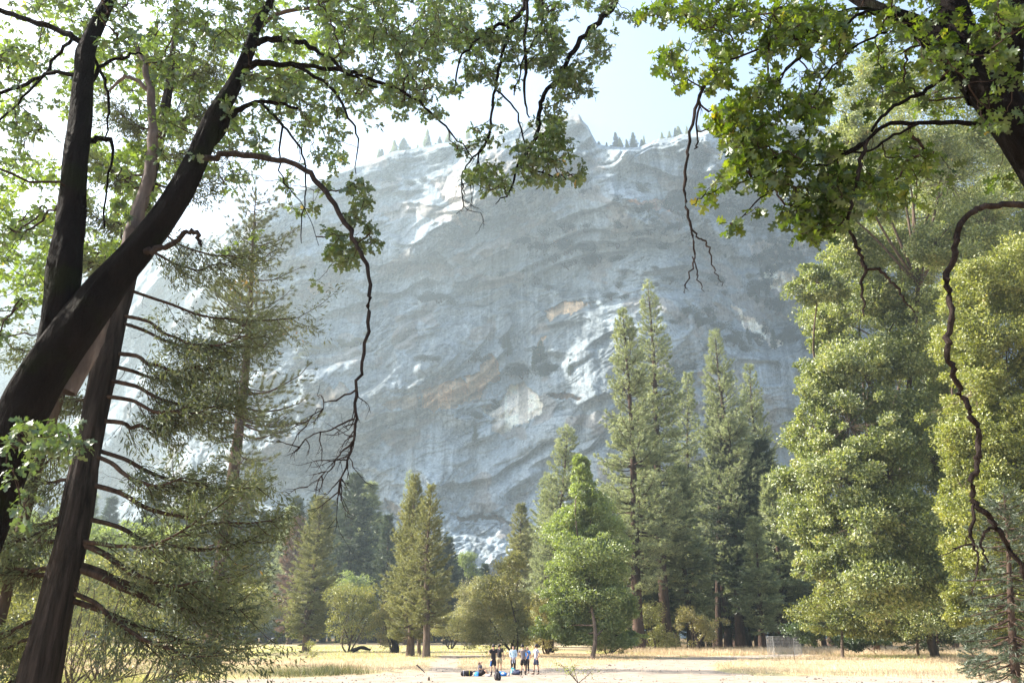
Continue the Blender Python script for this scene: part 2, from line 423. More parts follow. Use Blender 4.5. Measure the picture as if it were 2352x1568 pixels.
# sculpted features (picture-plane outline of the scars, pushed back into the wall)
nwx, nwy = 7 * fbm(PX / 16, PY / 16, seed=81, o=3), 7 * fbm(PX / 16, PY / 16, seed=82, o=3)
def feat(poly, wob=1.0):
    return in_poly(PX + nwx * wob, PY + nwy * wob, poly)
TAN = (0.66, 0.49, 0.32); WHITE = (0.85, 0.79, 0.68); RUST = (0.36, 0.24, 0.18)
FEATS = [
    ([(962, 936), (972, 893), (1015, 880), (1060, 868), (1074, 900), (1074, 924), (1040, 935), (1000, 942)], TAN, 7),
    ([(1064, 906), (1066, 868), (1096, 850), (1106, 822), (1130, 815), (1150, 838), (1153, 866), (1120, 884), (1098, 914), (1080, 922)], TAN, 6),
    ([(1150, 920), (1175, 885), (1205, 879), (1235, 907), (1246, 926), (1242, 951), (1200, 975), (1160, 990), (1130, 996), (1136, 966), (1110, 942), (1102, 928)], WHITE, 6),
    ([(880, 925), (960, 905), (962, 938), (900, 940)], (0.27, 0.245, 0.21), 3),
    ([(1250, 716), (1290, 696), (1330, 690), (1368, 696), (1330, 706), (1290, 722), (1262, 735)], TAN, 6),
    ([(1256, 905), (1300, 902), (1338, 910), (1330, 918), (1262, 916)], (0.20, 0.15, 0.11), 9),
    ([(985, 420), (1010, 408), (1052, 410), (1056, 445), (1085, 480), (1120, 512), (1090, 508), (1040, 480), (1010, 446)], (0.44, 0.41, 0.37), 2),
    ([(870, 500), (930, 470), (1000, 468), (1040, 490), (1070, 520), (1010, 505), (950, 488), (900, 510)], (0.36, 0.345, 0.32), 4),
    ([(1270, 556), (1300, 548), (1320, 560), (1300, 572)], TAN, 2),
    ([(1440, 462), (1500, 455), (1545, 462), (1545, 486), (1480, 480)], RUST, 2),
    ([(1505, 460), (1545, 452), (1548, 478), (1515, 482)], (0.48, 0.40, 0.33), 2),
    ([(1280, 395), (1300, 392), (1320, 405), (1310, 412)], TAN, 2),
    ([(1740, 640), (1780, 612), (1820, 625), (1880, 690), (1900, 760), (1850, 700), (1790, 665)], WHITE, 0),
    ([(1680, 700), (1730, 730), (1800, 790), (1780, 800), (1710, 752)], WHITE, 0),
    ([(1720, 560), (1790, 545), (1880, 560), (1880, 590), (1800, 600), (1730, 590)], (0.42, 0.41, 0.40), 0),
    ([(1600, 845), (1650, 870), (1690, 930), (1660, 940), (1620, 890)], (0.42, 0.41, 0.40), 0),
    ([(1255, 770), (1230, 790), (1222, 820), (1236, 826), (1250, 800)], TAN, 2),
    ([(700, 660), (760, 648), (770, 665), (720, 678)], (0.34, 0.29, 0.24), 2),
    ([(725, 905), (790, 880), (800, 900), (760, 925)], (0.33, 0.28, 0.22), 3),
    ([(880, 1145), (920, 1160), (930, 1200), (905, 1190)], (0.26, 0.23, 0.2), 8),
    ([(1050, 1185), (1130, 1180), (1190, 1200), (1120, 1192), (1060, 1196)], (0.2, 0.17, 0.15), 8),
]
gray = 0.36 + 0.07 * fbm(X0 / 90, Z0 / 90, seed=50, o=4)
streak = vnoise((X0 + wv * .4) / 6.5, Z0 / 120, seed=51) * 0.6
gray = gray * (1 + 0.18 * streak * sstep(-0.3, 0.4, fbm(X0 / 120, Z0 / 80, seed=53, o=2)))
wl = np.abs(vnoise((U + wu) / 90, (V_ + wv) / 9, seed=55))
gray = gray + 0.12 * sstep(0.10, 0.0, wl) * sstep(-0.2, 0.5, fbm(X0 / 100, Z0 / 100, seed=56, o=2))
crk = np.abs(fbm((X0 + wu) / 60, (Z0 + wv) / 26, seed=58, o=3))
gray = gray * (1 - 0.35 * sstep(0.035, 0.0, crk))
gray = gray * np.where(saw > 0.95, 0.88, 1.0)
dark = sstep(0.1, 0.5, fbm(X0 / 70, Z0 / 140, seed=59, o=3)) * sstep(700, 1100, PX)
gray = gray * (1 - 0.22 * dark)
# joints, weathered bands; sheet edges darkened as crack and painted shadow under the lips
def frac(q): return q - np.floor(q)
q1 = frac(3.2 * fbm((U + wu * .5) / 190, (V_ + wv * .5) / 85, seed=201, o=4, gain=.42) + Z0 / 120)
q2 = frac(4.0 * fbm((U + wu * .4) / 75, (V_ + wv * .4) / 34, seed=202, o=4, gain=.45) + Z0 / 60)
gray = gray * (1 - .30 * sstep(.90, .99, q1)) * (1 - .22 * sstep(.88, .99, q2) * (rough > .6))
gray = gray * (1 + .16 * sstep(.12, .0, q2))
for sc_, sd_, am in ((38, 210, .50), (17, 211, .48), (8, 212, .36)):
    ln = np.abs(fbm((X0 + .35 * Z0 + wv) / sc_, (Z0 + wu * .3) / (sc_ * .55), seed=sd_, o=3))
    gray = gray * (1 - am * sstep(.05, .0, ln) * np.clip(rough, 0, 1))
gray = gray * (1 + .26 * fbm(X0 / 9, Z0 / 6, seed=213, o=5, gain=.7) * rough)
for sd_, wd_ in ((220, 5.0), (221, 2.2)):
    vs = vnoise(X0 / wd_ + .5 * vnoise(X0 / 40, Z0 / 25, seed=sd_ + 5), Z0 / 150, seed=sd_)
    gray = gray * (1 + (.2 * sstep(.45, .75, vs) - .16 * sstep(-.4, -.75, vs)) * sstep(-.25, .35, fbm(X0 / 80, Z0 / 55, seed=sd_ + 9, o=3)))
gray = .35 * np.power(np.maximum(gray, .02) / .36, 1.55)
gray = np.minimum(gray, .37 + .3 * np.maximum(gray - .37, 0))
CR = np.stack([gray * 0.86, gray * 1.0, gray * 1.09], -1)
tanp = sstep(0.42, 0.62, fbm(X0 / 26, Z0 / 20, seed=64, o=3)) * 0.5
CR = CR * (1 - tanp[..., None]) + np.array([0.26, 0.215, 0.175]) * tanp[..., None]
stv = 0.75 + 0.5 * (vnoise(X0 / 4.0, Z0 / 60, seed=71) > -0.15)
for poly, c, dep in FEATS:
    c = tuple(v * 1.25 for v in c) if c not in (TAN, WHITE) else c
    m = feat(poly, 0.8)
    D = D + np.where(m, dep, 0)
    cc = np.array(c)[None, None, :] * np.clip(stv * (0.9 + 0.2 * fbm(X0 / 9, Z0 / 9, seed=72, o=2)), 0.5, 1.15)[..., None]
    CR = np.where(m[..., None], cc, CR)
CR = np.clip(CR, 0.03, 0.9)
WX, WY, WZ = rx / ry * D, D, EYE + D * tane
mb = MB()
VV = np.stack([WX, WY, WZ], -1)
# two more rows run back behind the rim, two below go down under the meadow edge
back1 = VV[-1] + np.stack([0 * gx, 60 + 0 * gx, -6 + 5 * fbm(gx / 60, 3.3, seed=4)], -1)
back2 = VV[-1] + np.stack([0 * gx, 700 + 0 * gx, -160 + 0 * gx], -1)
low = VV[0].copy(); low[:, 2] = -6; low[:, 1] -= 25
VV = np.concatenate([low[None], VV, back1[None], back2[None]], 0)
CR = np.concatenate([CR[:1], CR, CR[-1:], CR[-1:]], 0)
R_, C_ = VV.shape[:2]
ii = (np.arange(R_ - 1)[:, None] * C_ + np.arange(C_ - 1)[None, :]).ravel()
mb.add(VV.reshape(-1, 3), np.stack([ii, ii + 1, ii + C_ + 1, ii + C_], -1), 0, True)

m, n, l = mat_new("granite")
vc = n.new("ShaderNodeVertexColor"); vc.layer_name = "rock"
tc = n.new("ShaderNodeTexCoord")
nz = n.new("ShaderNodeTexNoise"); nz.inputs["Scale"].default_value = 0.45; nz.inputs["Detail"].default_value = 8; nz.inputs["Roughness"].default_value = 0.7
l.new(tc.outputs["Object"], nz.inputs["Vector"])
mp = n.new("ShaderNodeMapping"); mp.inputs["Scale"].default_value = (0.6, 0.6, 0.05)
l.new(tc.outputs["Object"], mp.inputs[0])
nz2 = n.new("ShaderNodeTexNoise"); nz2.inputs["Scale"].default_value = 1.0; nz2.inputs["Detail"].default_value = 5
l.new(mp.outputs[0], nz2.inputs["Vector"])
r1 = ramp(n, [(0.30, (0.45, 0.46, 0.48)), (0.42, (0.85, 0.85, 0.86)), (0.52, (1, 1, 1)), (0.70, (1.5, 1.48, 1.45))]); l.new(nz.outputs["Fac"], r1.inputs[0])
r2 = ramp(n, [(0.35, (0.84, 0.84, 0.86)), (0.5, (1, 1, 1)), (0.68, (1.16, 1.15, 1.15))]); l.new(nz2.outputs["Fac"], r2.inputs[0])
a1 = n.new("ShaderNodeMix"); a1.data_type = 'RGBA'; a1.blend_type = 'MULTIPLY'; a1.inputs[0].default_value = 1
l.new(vc.outputs[0], a1.inputs[6]); l.new(r1.outputs[0], a1.inputs[7])
a2 = n.new("ShaderNodeMix"); a2.data_type = 'RGBA'; a2.blend_type = 'MULTIPLY'; a2.inputs[0].default_value = 1
l.new(a1.outputs[2], a2.inputs[6]); l.new(r2.outputs[0], a2.inputs[7])
b = n.new("ShaderNodeBsdfDiffuse"); b.inputs["Roughness"].default_value = 0.3
l.new(a2.outputs[2], b.inputs["Color"])
bp = n.new("ShaderNodeBump"); bp.inputs["Strength"].default_value = 0.8; bp.inputs["Distance"].default_value = 3.0
l.new(nz.outputs["Fac"], bp.inputs["Height"]); l.new(bp.outputs[0], b.inputs["Normal"])
o = n.new("ShaderNodeOutputMaterial"); l.new(b.outputs[0], o.inputs[0])
M['granite'] = m
ca = np.concatenate([CR.reshape(-1, 3), np.ones((R_ * C_, 1))], -1)
mountain = mb.build("mountain", M['granite'], attrs={"rock": ca})
tag(mountain, kind="structure")

def wall_at(px, py):
    """point on the wall seen at a picture position"""
    i = int(np.clip(round((px - gx[0]) / (gx[1] - gx[0])), 0, NX - 1))
    t = (py - 1478) / (rim[i] - 1478)
    j = int(np.clip(round(t * (NY - 1)), 0, NY - 1))
    return np.array([WX[j, i], WY[j, i], WZ[j, i]])

# ------------------------------------------------------------ ground, sand
SAND_PX = [(380, 1566), (564, 1559), (711, 1555), (891, 1546), (975, 1542), (985, 1526), (1000, 1512), (1012, 1504), (1120, 1503), (1100, 1512), (1050, 1515), (1052, 1526), (1060, 1537), (1120, 1540),
           (1190, 1536), (1285, 1532), (1393, 1524), (1529, 1511), (1700, 1505), (1790, 1502), (1950, 1503), (1840, 1508), (1700, 1515), (1640, 1526), (1650, 1540), (1740, 1550),
           (1950, 1553), (2100, 1556), (2250, 1562), (2420, 1566), (2500, 1610), (1900, 1640), (300, 1640)]
SAND = [tuple(G(*p)[:2]) for p in SAND_PX]
def sandy(x, y):
    wx = x + 0.5 * fbm(x / 2.5, y / 2.5, seed=90, o=3); wy = y + 1.6 * fbm(x / 3, y / 3, seed=91, o=3)
    return in_poly(wx, wy, SAND)
def gh(x, y):
    x = np.asarray(x, float); y = np.asarray(y, float)
    far = sstep(44, 62, y)
    h = 0.10 * fbm(x / 14, y / 14, seed=92, o=3) * far
    h = h + 0.35 * np.exp(-((x + 22) / 9) ** 2 - ((y - 60) / 3.2) ** 2)
    soft = np.zeros_like(h)
    sp = [(xx, yy) for xx, yy in SAND]
    soft = in_poly(x, y, sp).astype(float)
    return np.where(soft > 0, 0, np.maximum(h, -0.05) + 0.0)
xs = np.concatenate([-np.geomspace(90, 3000, 30)[::-1], np.arange(-89, 90, 0.7), np.geomspace(90, 3000, 30)])
ys = np.concatenate([[-300, -100, -40, 0, 15, 30], np.arange(36, 140, 0.7), np.geomspace(141, 3200, 60)])
GX, GY = np.meshgrid(xs, ys)
GZ = gh(GX, GY)
mb = MB()
C_ = len(xs); ii = (np.arange(len(ys) - 1)[:, None] * C_ + np.arange(C_ - 1)[None, :]).ravel()
mb.add(np.stack([GX, GY, GZ], -1).reshape(-1, 3), np.stack([ii, ii + 1, ii + C_ + 1, ii + C_], -1), 0, True)
green = np.clip(np.exp(-((GY - 105) / 26) ** 2) * sstep(5, -12, GX) * 0.45 + sstep(0.25, 0.6, fbm(GX / 9, GY / 14, seed=94, o=3)) * 0.5, 0, 1)
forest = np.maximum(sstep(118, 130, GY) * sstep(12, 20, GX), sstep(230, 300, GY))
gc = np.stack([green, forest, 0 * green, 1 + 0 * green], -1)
m, n, l = mat_new("meadow_ground")
vc = n.new("ShaderNodeVertexColor"); vc.layer_name = "cover"
sp_ = n.new("ShaderNodeSeparateColor"); l.new(vc.outputs[0], sp_.inputs[0])
tc = n.new("ShaderNodeTexCoord")
nz = n.new("ShaderNodeTexNoise"); nz.inputs["Scale"].default_value = 1.3; nz.inputs["Detail"].default_value = 8; nz.inputs["Roughness"].default_value = 0.7
l.new(tc.outputs["Object"], nz.inputs["Vector"])
ra = ramp(n, [(0.3, (0.26, 0.19, 0.12)), (0.5, (0.40, 0.31, 0.20)), (0.7, (0.54, 0.45, 0.32))]); l.new(nz.outputs["Fac"], ra.inputs[0])
rb = ramp(n, [(0.3, (0.14, 0.14, 0.05)), (0.5, (0.26, 0.27, 0.11)), (0.7, (0.42, 0.40, 0.2))]); l.new(nz.outputs["Fac"], rb.inputs[0])
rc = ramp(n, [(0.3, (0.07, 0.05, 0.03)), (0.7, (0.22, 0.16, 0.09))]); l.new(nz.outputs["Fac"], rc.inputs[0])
x1 = n.new("ShaderNodeMix"); x1.data_type = 'RGBA'; l.new(sp_.outputs[0], x1.inputs[0]); l.new(ra.outputs[0], x1.inputs[6]); l.new(rb.outputs[0], x1.inputs[7])
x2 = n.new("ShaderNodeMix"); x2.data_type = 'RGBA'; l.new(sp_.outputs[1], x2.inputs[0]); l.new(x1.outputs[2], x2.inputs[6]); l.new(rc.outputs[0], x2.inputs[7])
b = n.new("ShaderNodeBsdfDiffuse"); l.new(x2.outputs[2], b.inputs[0])
o = n.new("ShaderNodeOutputMaterial"); l.new(b.outputs[0], o.inputs[0])
tag(mb.build("ground", m, attrs={"cover": gc}), kind="structure")
# sand sheet
xs2 = np.arange(-45, 62, 0.3); ys2 = np.arange(36, 130, 0.3)
SX, SY = np.meshgrid(xs2, ys2)
keep = sandy(SX[:-1, :-1] + .15, SY[:-1, :-1] + .15) & in_poly(SX[:-1, :-1], SY[:-1, :-1], SAND)
sz = 0.004 + 0.02 * np.clip(fbm(SX / 1.8, SY / 1.8, seed=95, o=3), 0, 1)
C_ = len(xs2); ii = (np.arange(len(ys2) - 1)[:, None] * C_ + np.arange(C_ - 1)[None, :])[keep]
mb = MB()
mb.add(np.stack([SX, SY, sz], -1).reshape(-1, 3), np.stack([ii, ii + 1, ii + C_ + 1, ii + C_], -1), 0, True)
m, n, l = mat_new("pale_sand")
tc = n.new("ShaderNodeTexCoord")
nz = n.new("ShaderNodeTexNoise"); nz.inputs["Scale"].default_value = 0.9; nz.inputs["Detail"].default_value = 9; nz.inputs["Roughness"].default_value = 0.72
l.new(tc.outputs["Object"], nz.inputs["Vector"])
ra = ramp(n, [(0.3, (0.17, 0.135, 0.105)), (0.43, (0.265, 0.215, 0.17)), (0.62, (0.35, 0.30, 0.25))]); l.new(nz.outputs["Fac"], ra.inputs[0])
b = n.new("ShaderNodeBsdfDiffuse"); l.new(ra.outputs[0], b.inputs[0])
bp = n.new("ShaderNodeBump"); bp.inputs["Strength"].default_value = 0.5; bp.inputs["Distance"].default_value = 0.05
l.new(nz.outputs["Fac"], bp.inputs["Height"]); l.new(bp.outputs[0], b.inputs["Normal"])
o = n.new("ShaderNodeOutputMaterial"); l.new(b.outputs[0], o.inputs[0])
tag(mb.build("path", m), kind="structure")
# ------------------------------------------------------------ conifers
def rot_about(v, ax, a):
    ax = ax / max(np.linalg.norm(ax), 1e-9)
    return v * math.cos(a) + np.cross(ax, v) * math.sin(a) + ax * np.dot(ax, v) * (1 - math.cos(a))

def conifer(label, base, top, hw, crown0=0.3, nbr=180, needle='pine_needle', bark='pine_bark', trad=0.45, style='pine',
            step=0.55, k=14, nl=0.28, nw=0.012, group=None, cat="pine tree", name="pine_tree", droop=-0.15, taper=0.75, dead=0, gaps=0.0, seed=1, side=None, lenr=(.55, 1.15)):
    """base, top world points; hw crown radius in metres"""
    r = np.random.default_rng(seed)
    base = np.asarray(base, float); top = np.asarray(top, float)
    H = np.linalg.norm(top - base)
    root = empty(name, base, label, cat, group)
    n = 12
    t = np.linspace(0, 1, n)
    bow = np.stack([0.012 * H * np.sin(t * 3 + seed), 0.012 * H * np.cos(t * 2.3 + seed * 2), 0 * t], -1) * (t * (1 - t) * 4)[:, None]
    line = base + (top - base) * t[:, None] + bow
    line[0, 2] -= 0.3
    rad = trad * (1 - t) ** 0.85 + 0.02
    rad[0] *= 1.25
    mb = MB(); tube(mb, line, rad, 10, 0, bump=0.10, seed=seed)
    def at(u): return np.array([np.interp(u, t, line[:, i]) for i in range(3)])
    tm = MB()
    tp, td = [], []
    az = r.uniform(0, 6.28)
    us = np.sort(crown0 + (1 - crown0) * r.uniform(0, 1, nbr) ** 0.95 * 0.985)
    for i, u in enumerate(us):
        az += 2.4 + r.normal() * 0.5
        q = (u - crown0) / (1 - crown0)
        prof = min(1.0, 0.45 + q / 0.22 * 0.55) * (1 - q) ** taper
        L = hw * prof * r.uniform(*lenr) + 0.04 * hw + 0.3
        if gaps and vnoise(u * 14, az % 6.28, seed=seed) > 1 - gaps * 2: continue
        p0 = at(u)
        el = droop + 0.9 * q ** 1.5 + r.normal() * 0.12
        d = np.array([math.cos(az) * math.cos(el), math.sin(az) * math.cos(el), math.sin(el)])
        if side is not None:
            L *= 1 + side[0] * d[0] + side[1] * d[1]
        s = np.linspace(0, 1, 6)
        sag = 0.16 * L * (s ** 2.2) * (1.0 if style != 'droop' else -1.4) - (0.10 * L * np.sin(s * 3.14))
        pts = p0 + d * (s * L)[:, None]; pts[:, 2] += sag
        pts[1:, :2] += r.normal(size=(5, 2)) * 0.03 * L
        rb = max(0.012, 0.018 * L + 0.008) * (1 - s * 0.8)
        tube(tm, pts, rb, 4, 0)
        hz = np.array([-math.sin(az), math.cos(az), 0.0])
        ns = max(2, int(L / step * 1.25))
        for j in range(ns):
            f = 0.28 + 0.72 * (j + r.uniform(0, .8)) / ns
            if f > 1: f = 1.0
            c = np.array([np.interp(f, s, pts[:, a]) for a in range(3)])
            sg = 1 if j % 2 else -1
            dl = unit(d * 0.8 + hz * sg * r.uniform(.5, 1.1) + np.array([0, 0, r.uniform(-.2, .45)]))
            ll = (L * 0.42 * (1.15 - f) + step * 0.5) * r.uniform(.6, 1.1)
            m_ = max(1, int(ll / step * 1.2))
            if style == 'pine':
                for q_ in range(m_):
                    tp.append(c + dl * ll * (q_ + 1) / m_ + r.normal(size=3) * 0.12 * step)
                    td.append(dl + np.array([0, 0, 0.45]))
                if step > 0.28: tube(tm, np.array([c, c + dl * ll * .5, c + dl * ll]), 0.012, 3, 0)
            else:
                for q_ in range(m_ + 1):
                    tp.append(c + dl * ll * (q_ + .5) / (m_ + 1) + r.normal(size=3) * 0.10 * step)
                    td.append(dl + np.array([0, 0, -0.35 if style == 'droop' else 0.05]))
        tp.append(pts[-1]); td.append(d + np.array([0, 0, 0.4]))
    # leader
    for a in range(4): tp.append(top - (top - base) * 0.006 * a); td.append(np.array([0, 0, 1.0]))
    for _ in range(dead):
        u = r.uniform(0.08, crown0 + 0.1); a_ = r.uniform(0, 6.28); L = r.uniform(.15, .55) * hw
        dd = np.array([math.cos(a_), math.sin(a_), r.uniform(-.5, .3)])
        p0 = at(u); tube(mb, np.array([p0, p0 + dd * L * .6, p0 + dd * L + np.array([0, 0, -.12 * L])]), [0.035, 0.02, 0.008], 4, 0)
    mb.build("trunk", M[bark], root, base)
    needles(tm, np.array(tp), np.array(td), k, nl, nw, 0.75 if style == 'pine' else 0.5, 1)
    tm.build("crown", [M[bark], M[needle]], root, base)
    return root

def copy_tree(o, loc, rz, sc, label=None, group=None):
    c = o.copy(); COL.objects.link(c)
    c.location = tuple(float(a) for a in loc); c.rotation_euler = (0, 0, rz)
    c.scale = (sc[0], sc[0], sc[1]) if isinstance(sc, tuple) else (sc, sc, sc)
    if label: c["label"] = label
    if group: c["group"] = group
    for ch in list(o.children):
        d = ch.copy(); COL.objects.link(d); d.parent = c
    return c

def px_conifer(label, bx, by, tx, ty, hwpx, **kw):
    b = G(bx, by)
    Y = kw.pop('Y', None)
    if Y: b = P(bx, by, Y); b[2] = 0.0
    tp = P(tx, ty, b[1] + kw.pop('dy', 0))
    return conifer(label, b, tp, hwpx / ppm(b[1], (by + ty) / 2), **kw)

FR = "tall ponderosa pines at the right edge of the meadow"
px_conifer("tallest ponderosa pine, its spire rising highest against the cliff", 1535, 1496, 1487, 645, 104, crown0=.22, nbr=315, trad=.85, k=20, step=.5, nl=.46, nw=.042, droop=-.2, dead=12, seed=11, group=FR, taper=.85)
px_conifer("ponderosa pine with long left branches just left of the tallest pine", 1470, 1499, 1430, 712, 116, crown0=.16, nbr=330, trad=.8, k=20, step=.5, nl=.46, nw=.042, droop=-.1, dead=10, seed=12, group=FR, taper=.78)
px_conifer("leaning ponderosa pine with a dense narrow crown right of the tallest pine", 1702, 1492, 1641, 760, 104, crown0=.18, nbr=315, trad=.75, k=20, step=.5, nl=.46, nw=.042, droop=-.05, dead=14, seed=13, group=FR, taper=.75)
px_conifer("slim ponderosa pine between the leaning pine and the big oak", 1775, 1490, 1722, 838, 88, crown0=.15, nbr=300, trad=.6, k=20, step=.5, nl=.46, nw=.042, droop=-.1, dead=12, seed=14, group=FR, taper=.75)
px_conifer("short pale pine peeking out between the two tallest spires", 1600, 1488, 1581, 857, 52, crown0=.30, nbr=255, trad=.5, k=20, step=.5, nl=.46, nw=.042, seed=15, group=FR, taper=.6, Y=150)
px_conifer("twin of the leaning pine, its dark trunk close behind", 1650, 1486, 1662, 960, 60, crown0=.30, nbr=225, trad=.55, k=20, step=.5, nl=.46, nw=.042, seed=16, group=FR, Y=140, needle='dark_needle', dead=10)
px_conifer("dark pine with a broad rounded top behind the cottonwood", 1262, 1488, 1303, 982, 62, crown0=.10, nbr=300, trad=.6, k=20, step=.5, nl=.46, nw=.042, seed=17, taper=.45, Y=138)
px_conifer("small olive pine with a pointed top left of the dark round topped pine", 1178, 1490, 1197, 1160, 58, crown0=.05, nbr=255, trad=.4, k=20, step=.5, nl=.46, nw=.042, seed=18, needle='olive_needle', Y=150, taper=.7)
px_conifer("pale conifer filling the gap behind the cottonwood", 1235, 1488, 1262, 1090, 58, crown0=.03, nbr=255, trad=.4, k=20, step=.5, nl=.46, nw=.042, seed=19, Y=165, taper=.5)
px_conifer("small conifer with pale tips standing right of the cottonwood", 1400, 1490, 1392, 1120, 60, crown0=.1, nbr=225, trad=.35, k=20, step=.5, nl=.46, nw=.042, seed=20, Y=135, taper=.6)
# middle group
px_conifer("leftmost and tallest of the two slim pines in the middle of the meadow", 942, 1507, 955, 1095, 84, crown0=.10, nbr=315, trad=.42, k=17, step=.36, nl=.30, nw=.026, seed=21, needle='olive_needle', bark='grey_bark', dead=12, taper=.85, cat="pine tree", style='fir', droop=-.05, group="slim pines in the middle of the meadow")
px_conifer("slim pine with sparse upper branches, right of its taller twin", 979, 1510, 990, 1118, 74, crown0=.16, nbr=195, trad=.40, k=17, step=.36, nl=.30, nw=.026, seed=22, needle='olive_needle', bark='grey_bark', dead=16, taper=.85, style='fir', droop=.0, group="slim pines in the middle of the meadow")
px_conifer("thin young pine squeezed between the two slim meadow pines", 963, 1505, 966, 1240, 30, crown0=.25, nbr=105, trad=.2, k=12, step=.42, nl=.24, nw=.014, seed=23, needle='olive_needle', bark='grey_bark', dead=10, style='fir', group="slim pines in the middle of the meadow")
px_conifer("brown olive pine leaning over the green meadow, bare lower trunk", 701, 1496, 737, 1142, 64, crown0=.08, nbr=345, trad=.5, k=17, step=.36, nl=.30, nw=.026, seed=24, needle='olive_needle', bark='grey_bark', dead=6, taper=.5, style='fir', droop=-.2)
px_conifer("pale blue fir behind the two slim meadow pines", 930, 1485, 940, 1082, 50, crown0=.05, nbr=225, trad=.5, k=12, step=.8, nl=.5, nw=.03, seed=25, Y=215, style='fir', cat="fir tree", name="fir_tree")
# large pine on the left, drooping whorls with big tufts
px_conifer("tall long needled pine right of the leaning cedar, thick flared trunk in dry grass", 481, 1532, 588, 432, 150, crown0=.10, nbr=185, trad=.62, k=44, step=.52, nl=.34, nw=.017, seed=31, dead=10, taper=.38, droop=-.30, gaps=.2, side=(0.1, -0.1), lenr=(.3, 1.25), needle='long_needle')

# ------------------------------------------------------------ background forest, copies of a few firs
def fir_source(seed, H, hw, needle, dens=170, crown0=.04, droop=-.1, taper=.85, style='fir'):
    return conifer("x", (0, -200, 0), (0.2, -200, H), hw, crown0, dens, needle=needle, bark='pine_bark', trad=.4, style=style,
                   step=.75, k=16, nl=.8, nw=.075, cat="fir tree", name="fir_tree", droop=droop, taper=taper, seed=seed)
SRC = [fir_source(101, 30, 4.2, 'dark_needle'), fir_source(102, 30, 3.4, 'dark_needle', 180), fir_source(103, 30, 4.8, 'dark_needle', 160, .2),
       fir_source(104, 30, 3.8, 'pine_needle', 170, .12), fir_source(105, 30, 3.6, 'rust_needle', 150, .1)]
used = set()
BG = "dark firs at the foot of the cliff"
def plant(k, px, topy, Y, wide=1.0, label=None, group=BG):
    b = P(px, 1470, Y); b[2] = 0
    tp = P(px, topy, Y); H = float(tp[2])
    s = H / 30.0
    args = (b, random.uniform(0, 6.28), (s * wide * 0.55 + 0.45 * wide * min(1.3, s), s))
    if k not in used:
        used.add(k)
        o = SRC[k]; o.location = tuple(float(c) for c in b); o.rotation_euler = (0, 0, args[1]); o.scale = (args[2][0], args[2][0], s)
        o["label"] = label or "dark fir in the forest wall at the foot of the cliff"; o["group"] = group
    else:
        copy_tree(SRC[k], *args, label or "dark fir in the forest wall at the foot of the cliff", group)
random.seed(5)
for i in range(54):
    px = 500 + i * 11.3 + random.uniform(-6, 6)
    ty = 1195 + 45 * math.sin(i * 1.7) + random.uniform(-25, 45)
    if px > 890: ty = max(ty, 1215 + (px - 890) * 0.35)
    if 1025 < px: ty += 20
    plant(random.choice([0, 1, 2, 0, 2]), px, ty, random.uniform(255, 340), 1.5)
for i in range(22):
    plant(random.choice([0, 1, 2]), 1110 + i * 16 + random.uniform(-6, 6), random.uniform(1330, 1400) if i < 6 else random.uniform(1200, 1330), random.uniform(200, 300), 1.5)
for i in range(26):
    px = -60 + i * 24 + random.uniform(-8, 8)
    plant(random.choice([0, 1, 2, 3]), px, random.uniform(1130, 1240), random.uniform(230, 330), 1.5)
for px, ty, Y, k, lb in [(640, 1165, 240, 3, "pale fir at the left end of the forest wall"), (700, 1142, 255, 0, "pointed fir just left of the brown olive pine"),
                     (664, 1190, 215, 4, "reddish dying fir left of the brown olive pine"), (790, 1092, 230, 2, "tall sparse fir under the hanging dead twigs"),
                     (832, 1110, 235, 3, "tall fir right of the sparse one, layered branches"), (880, 1185, 220, 1, "dark fir left of the slim meadow pines"),
                     (1022, 1235, 230, 0, "dark fir right of the slim meadow pines"), (1110, 1295, 260, 0, "small fir poking up left of the leaning shrub tree")]:
    plant(k, px, ty, Y, 1.5, lb, "single firs that stand out of the forest wall")
# forest interior on the right
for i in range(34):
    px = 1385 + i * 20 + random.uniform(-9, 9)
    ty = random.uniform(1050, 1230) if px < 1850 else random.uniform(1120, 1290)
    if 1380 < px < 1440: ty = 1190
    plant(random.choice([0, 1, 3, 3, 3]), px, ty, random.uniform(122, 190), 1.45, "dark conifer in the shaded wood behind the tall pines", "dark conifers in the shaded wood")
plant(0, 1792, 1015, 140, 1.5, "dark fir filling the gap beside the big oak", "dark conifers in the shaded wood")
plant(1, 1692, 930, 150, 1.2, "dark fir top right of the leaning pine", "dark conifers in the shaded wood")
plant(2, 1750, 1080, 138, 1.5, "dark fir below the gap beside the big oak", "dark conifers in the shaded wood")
# ------------------------------------------------------------ broadleaf trees
def leaf_shell(r, c, rad, n, inner=0.35):
    """points through an uneven ellipsoid clump, denser outside, with outward directions"""
    d = unit(r.normal(size=(n, 3)))
    f = inner + (1 - inner) * r.uniform(0, 1, n) ** 0.45
    lump = 1 + 0.45 * vnoise(d[:, 0] * 2.5 + c[0], d[:, 1] * 2.5 + c[1], d[:, 2] * 2.5 + c[2], seed=5)
    return c + d * (f * lump)[:, None] * rad, d

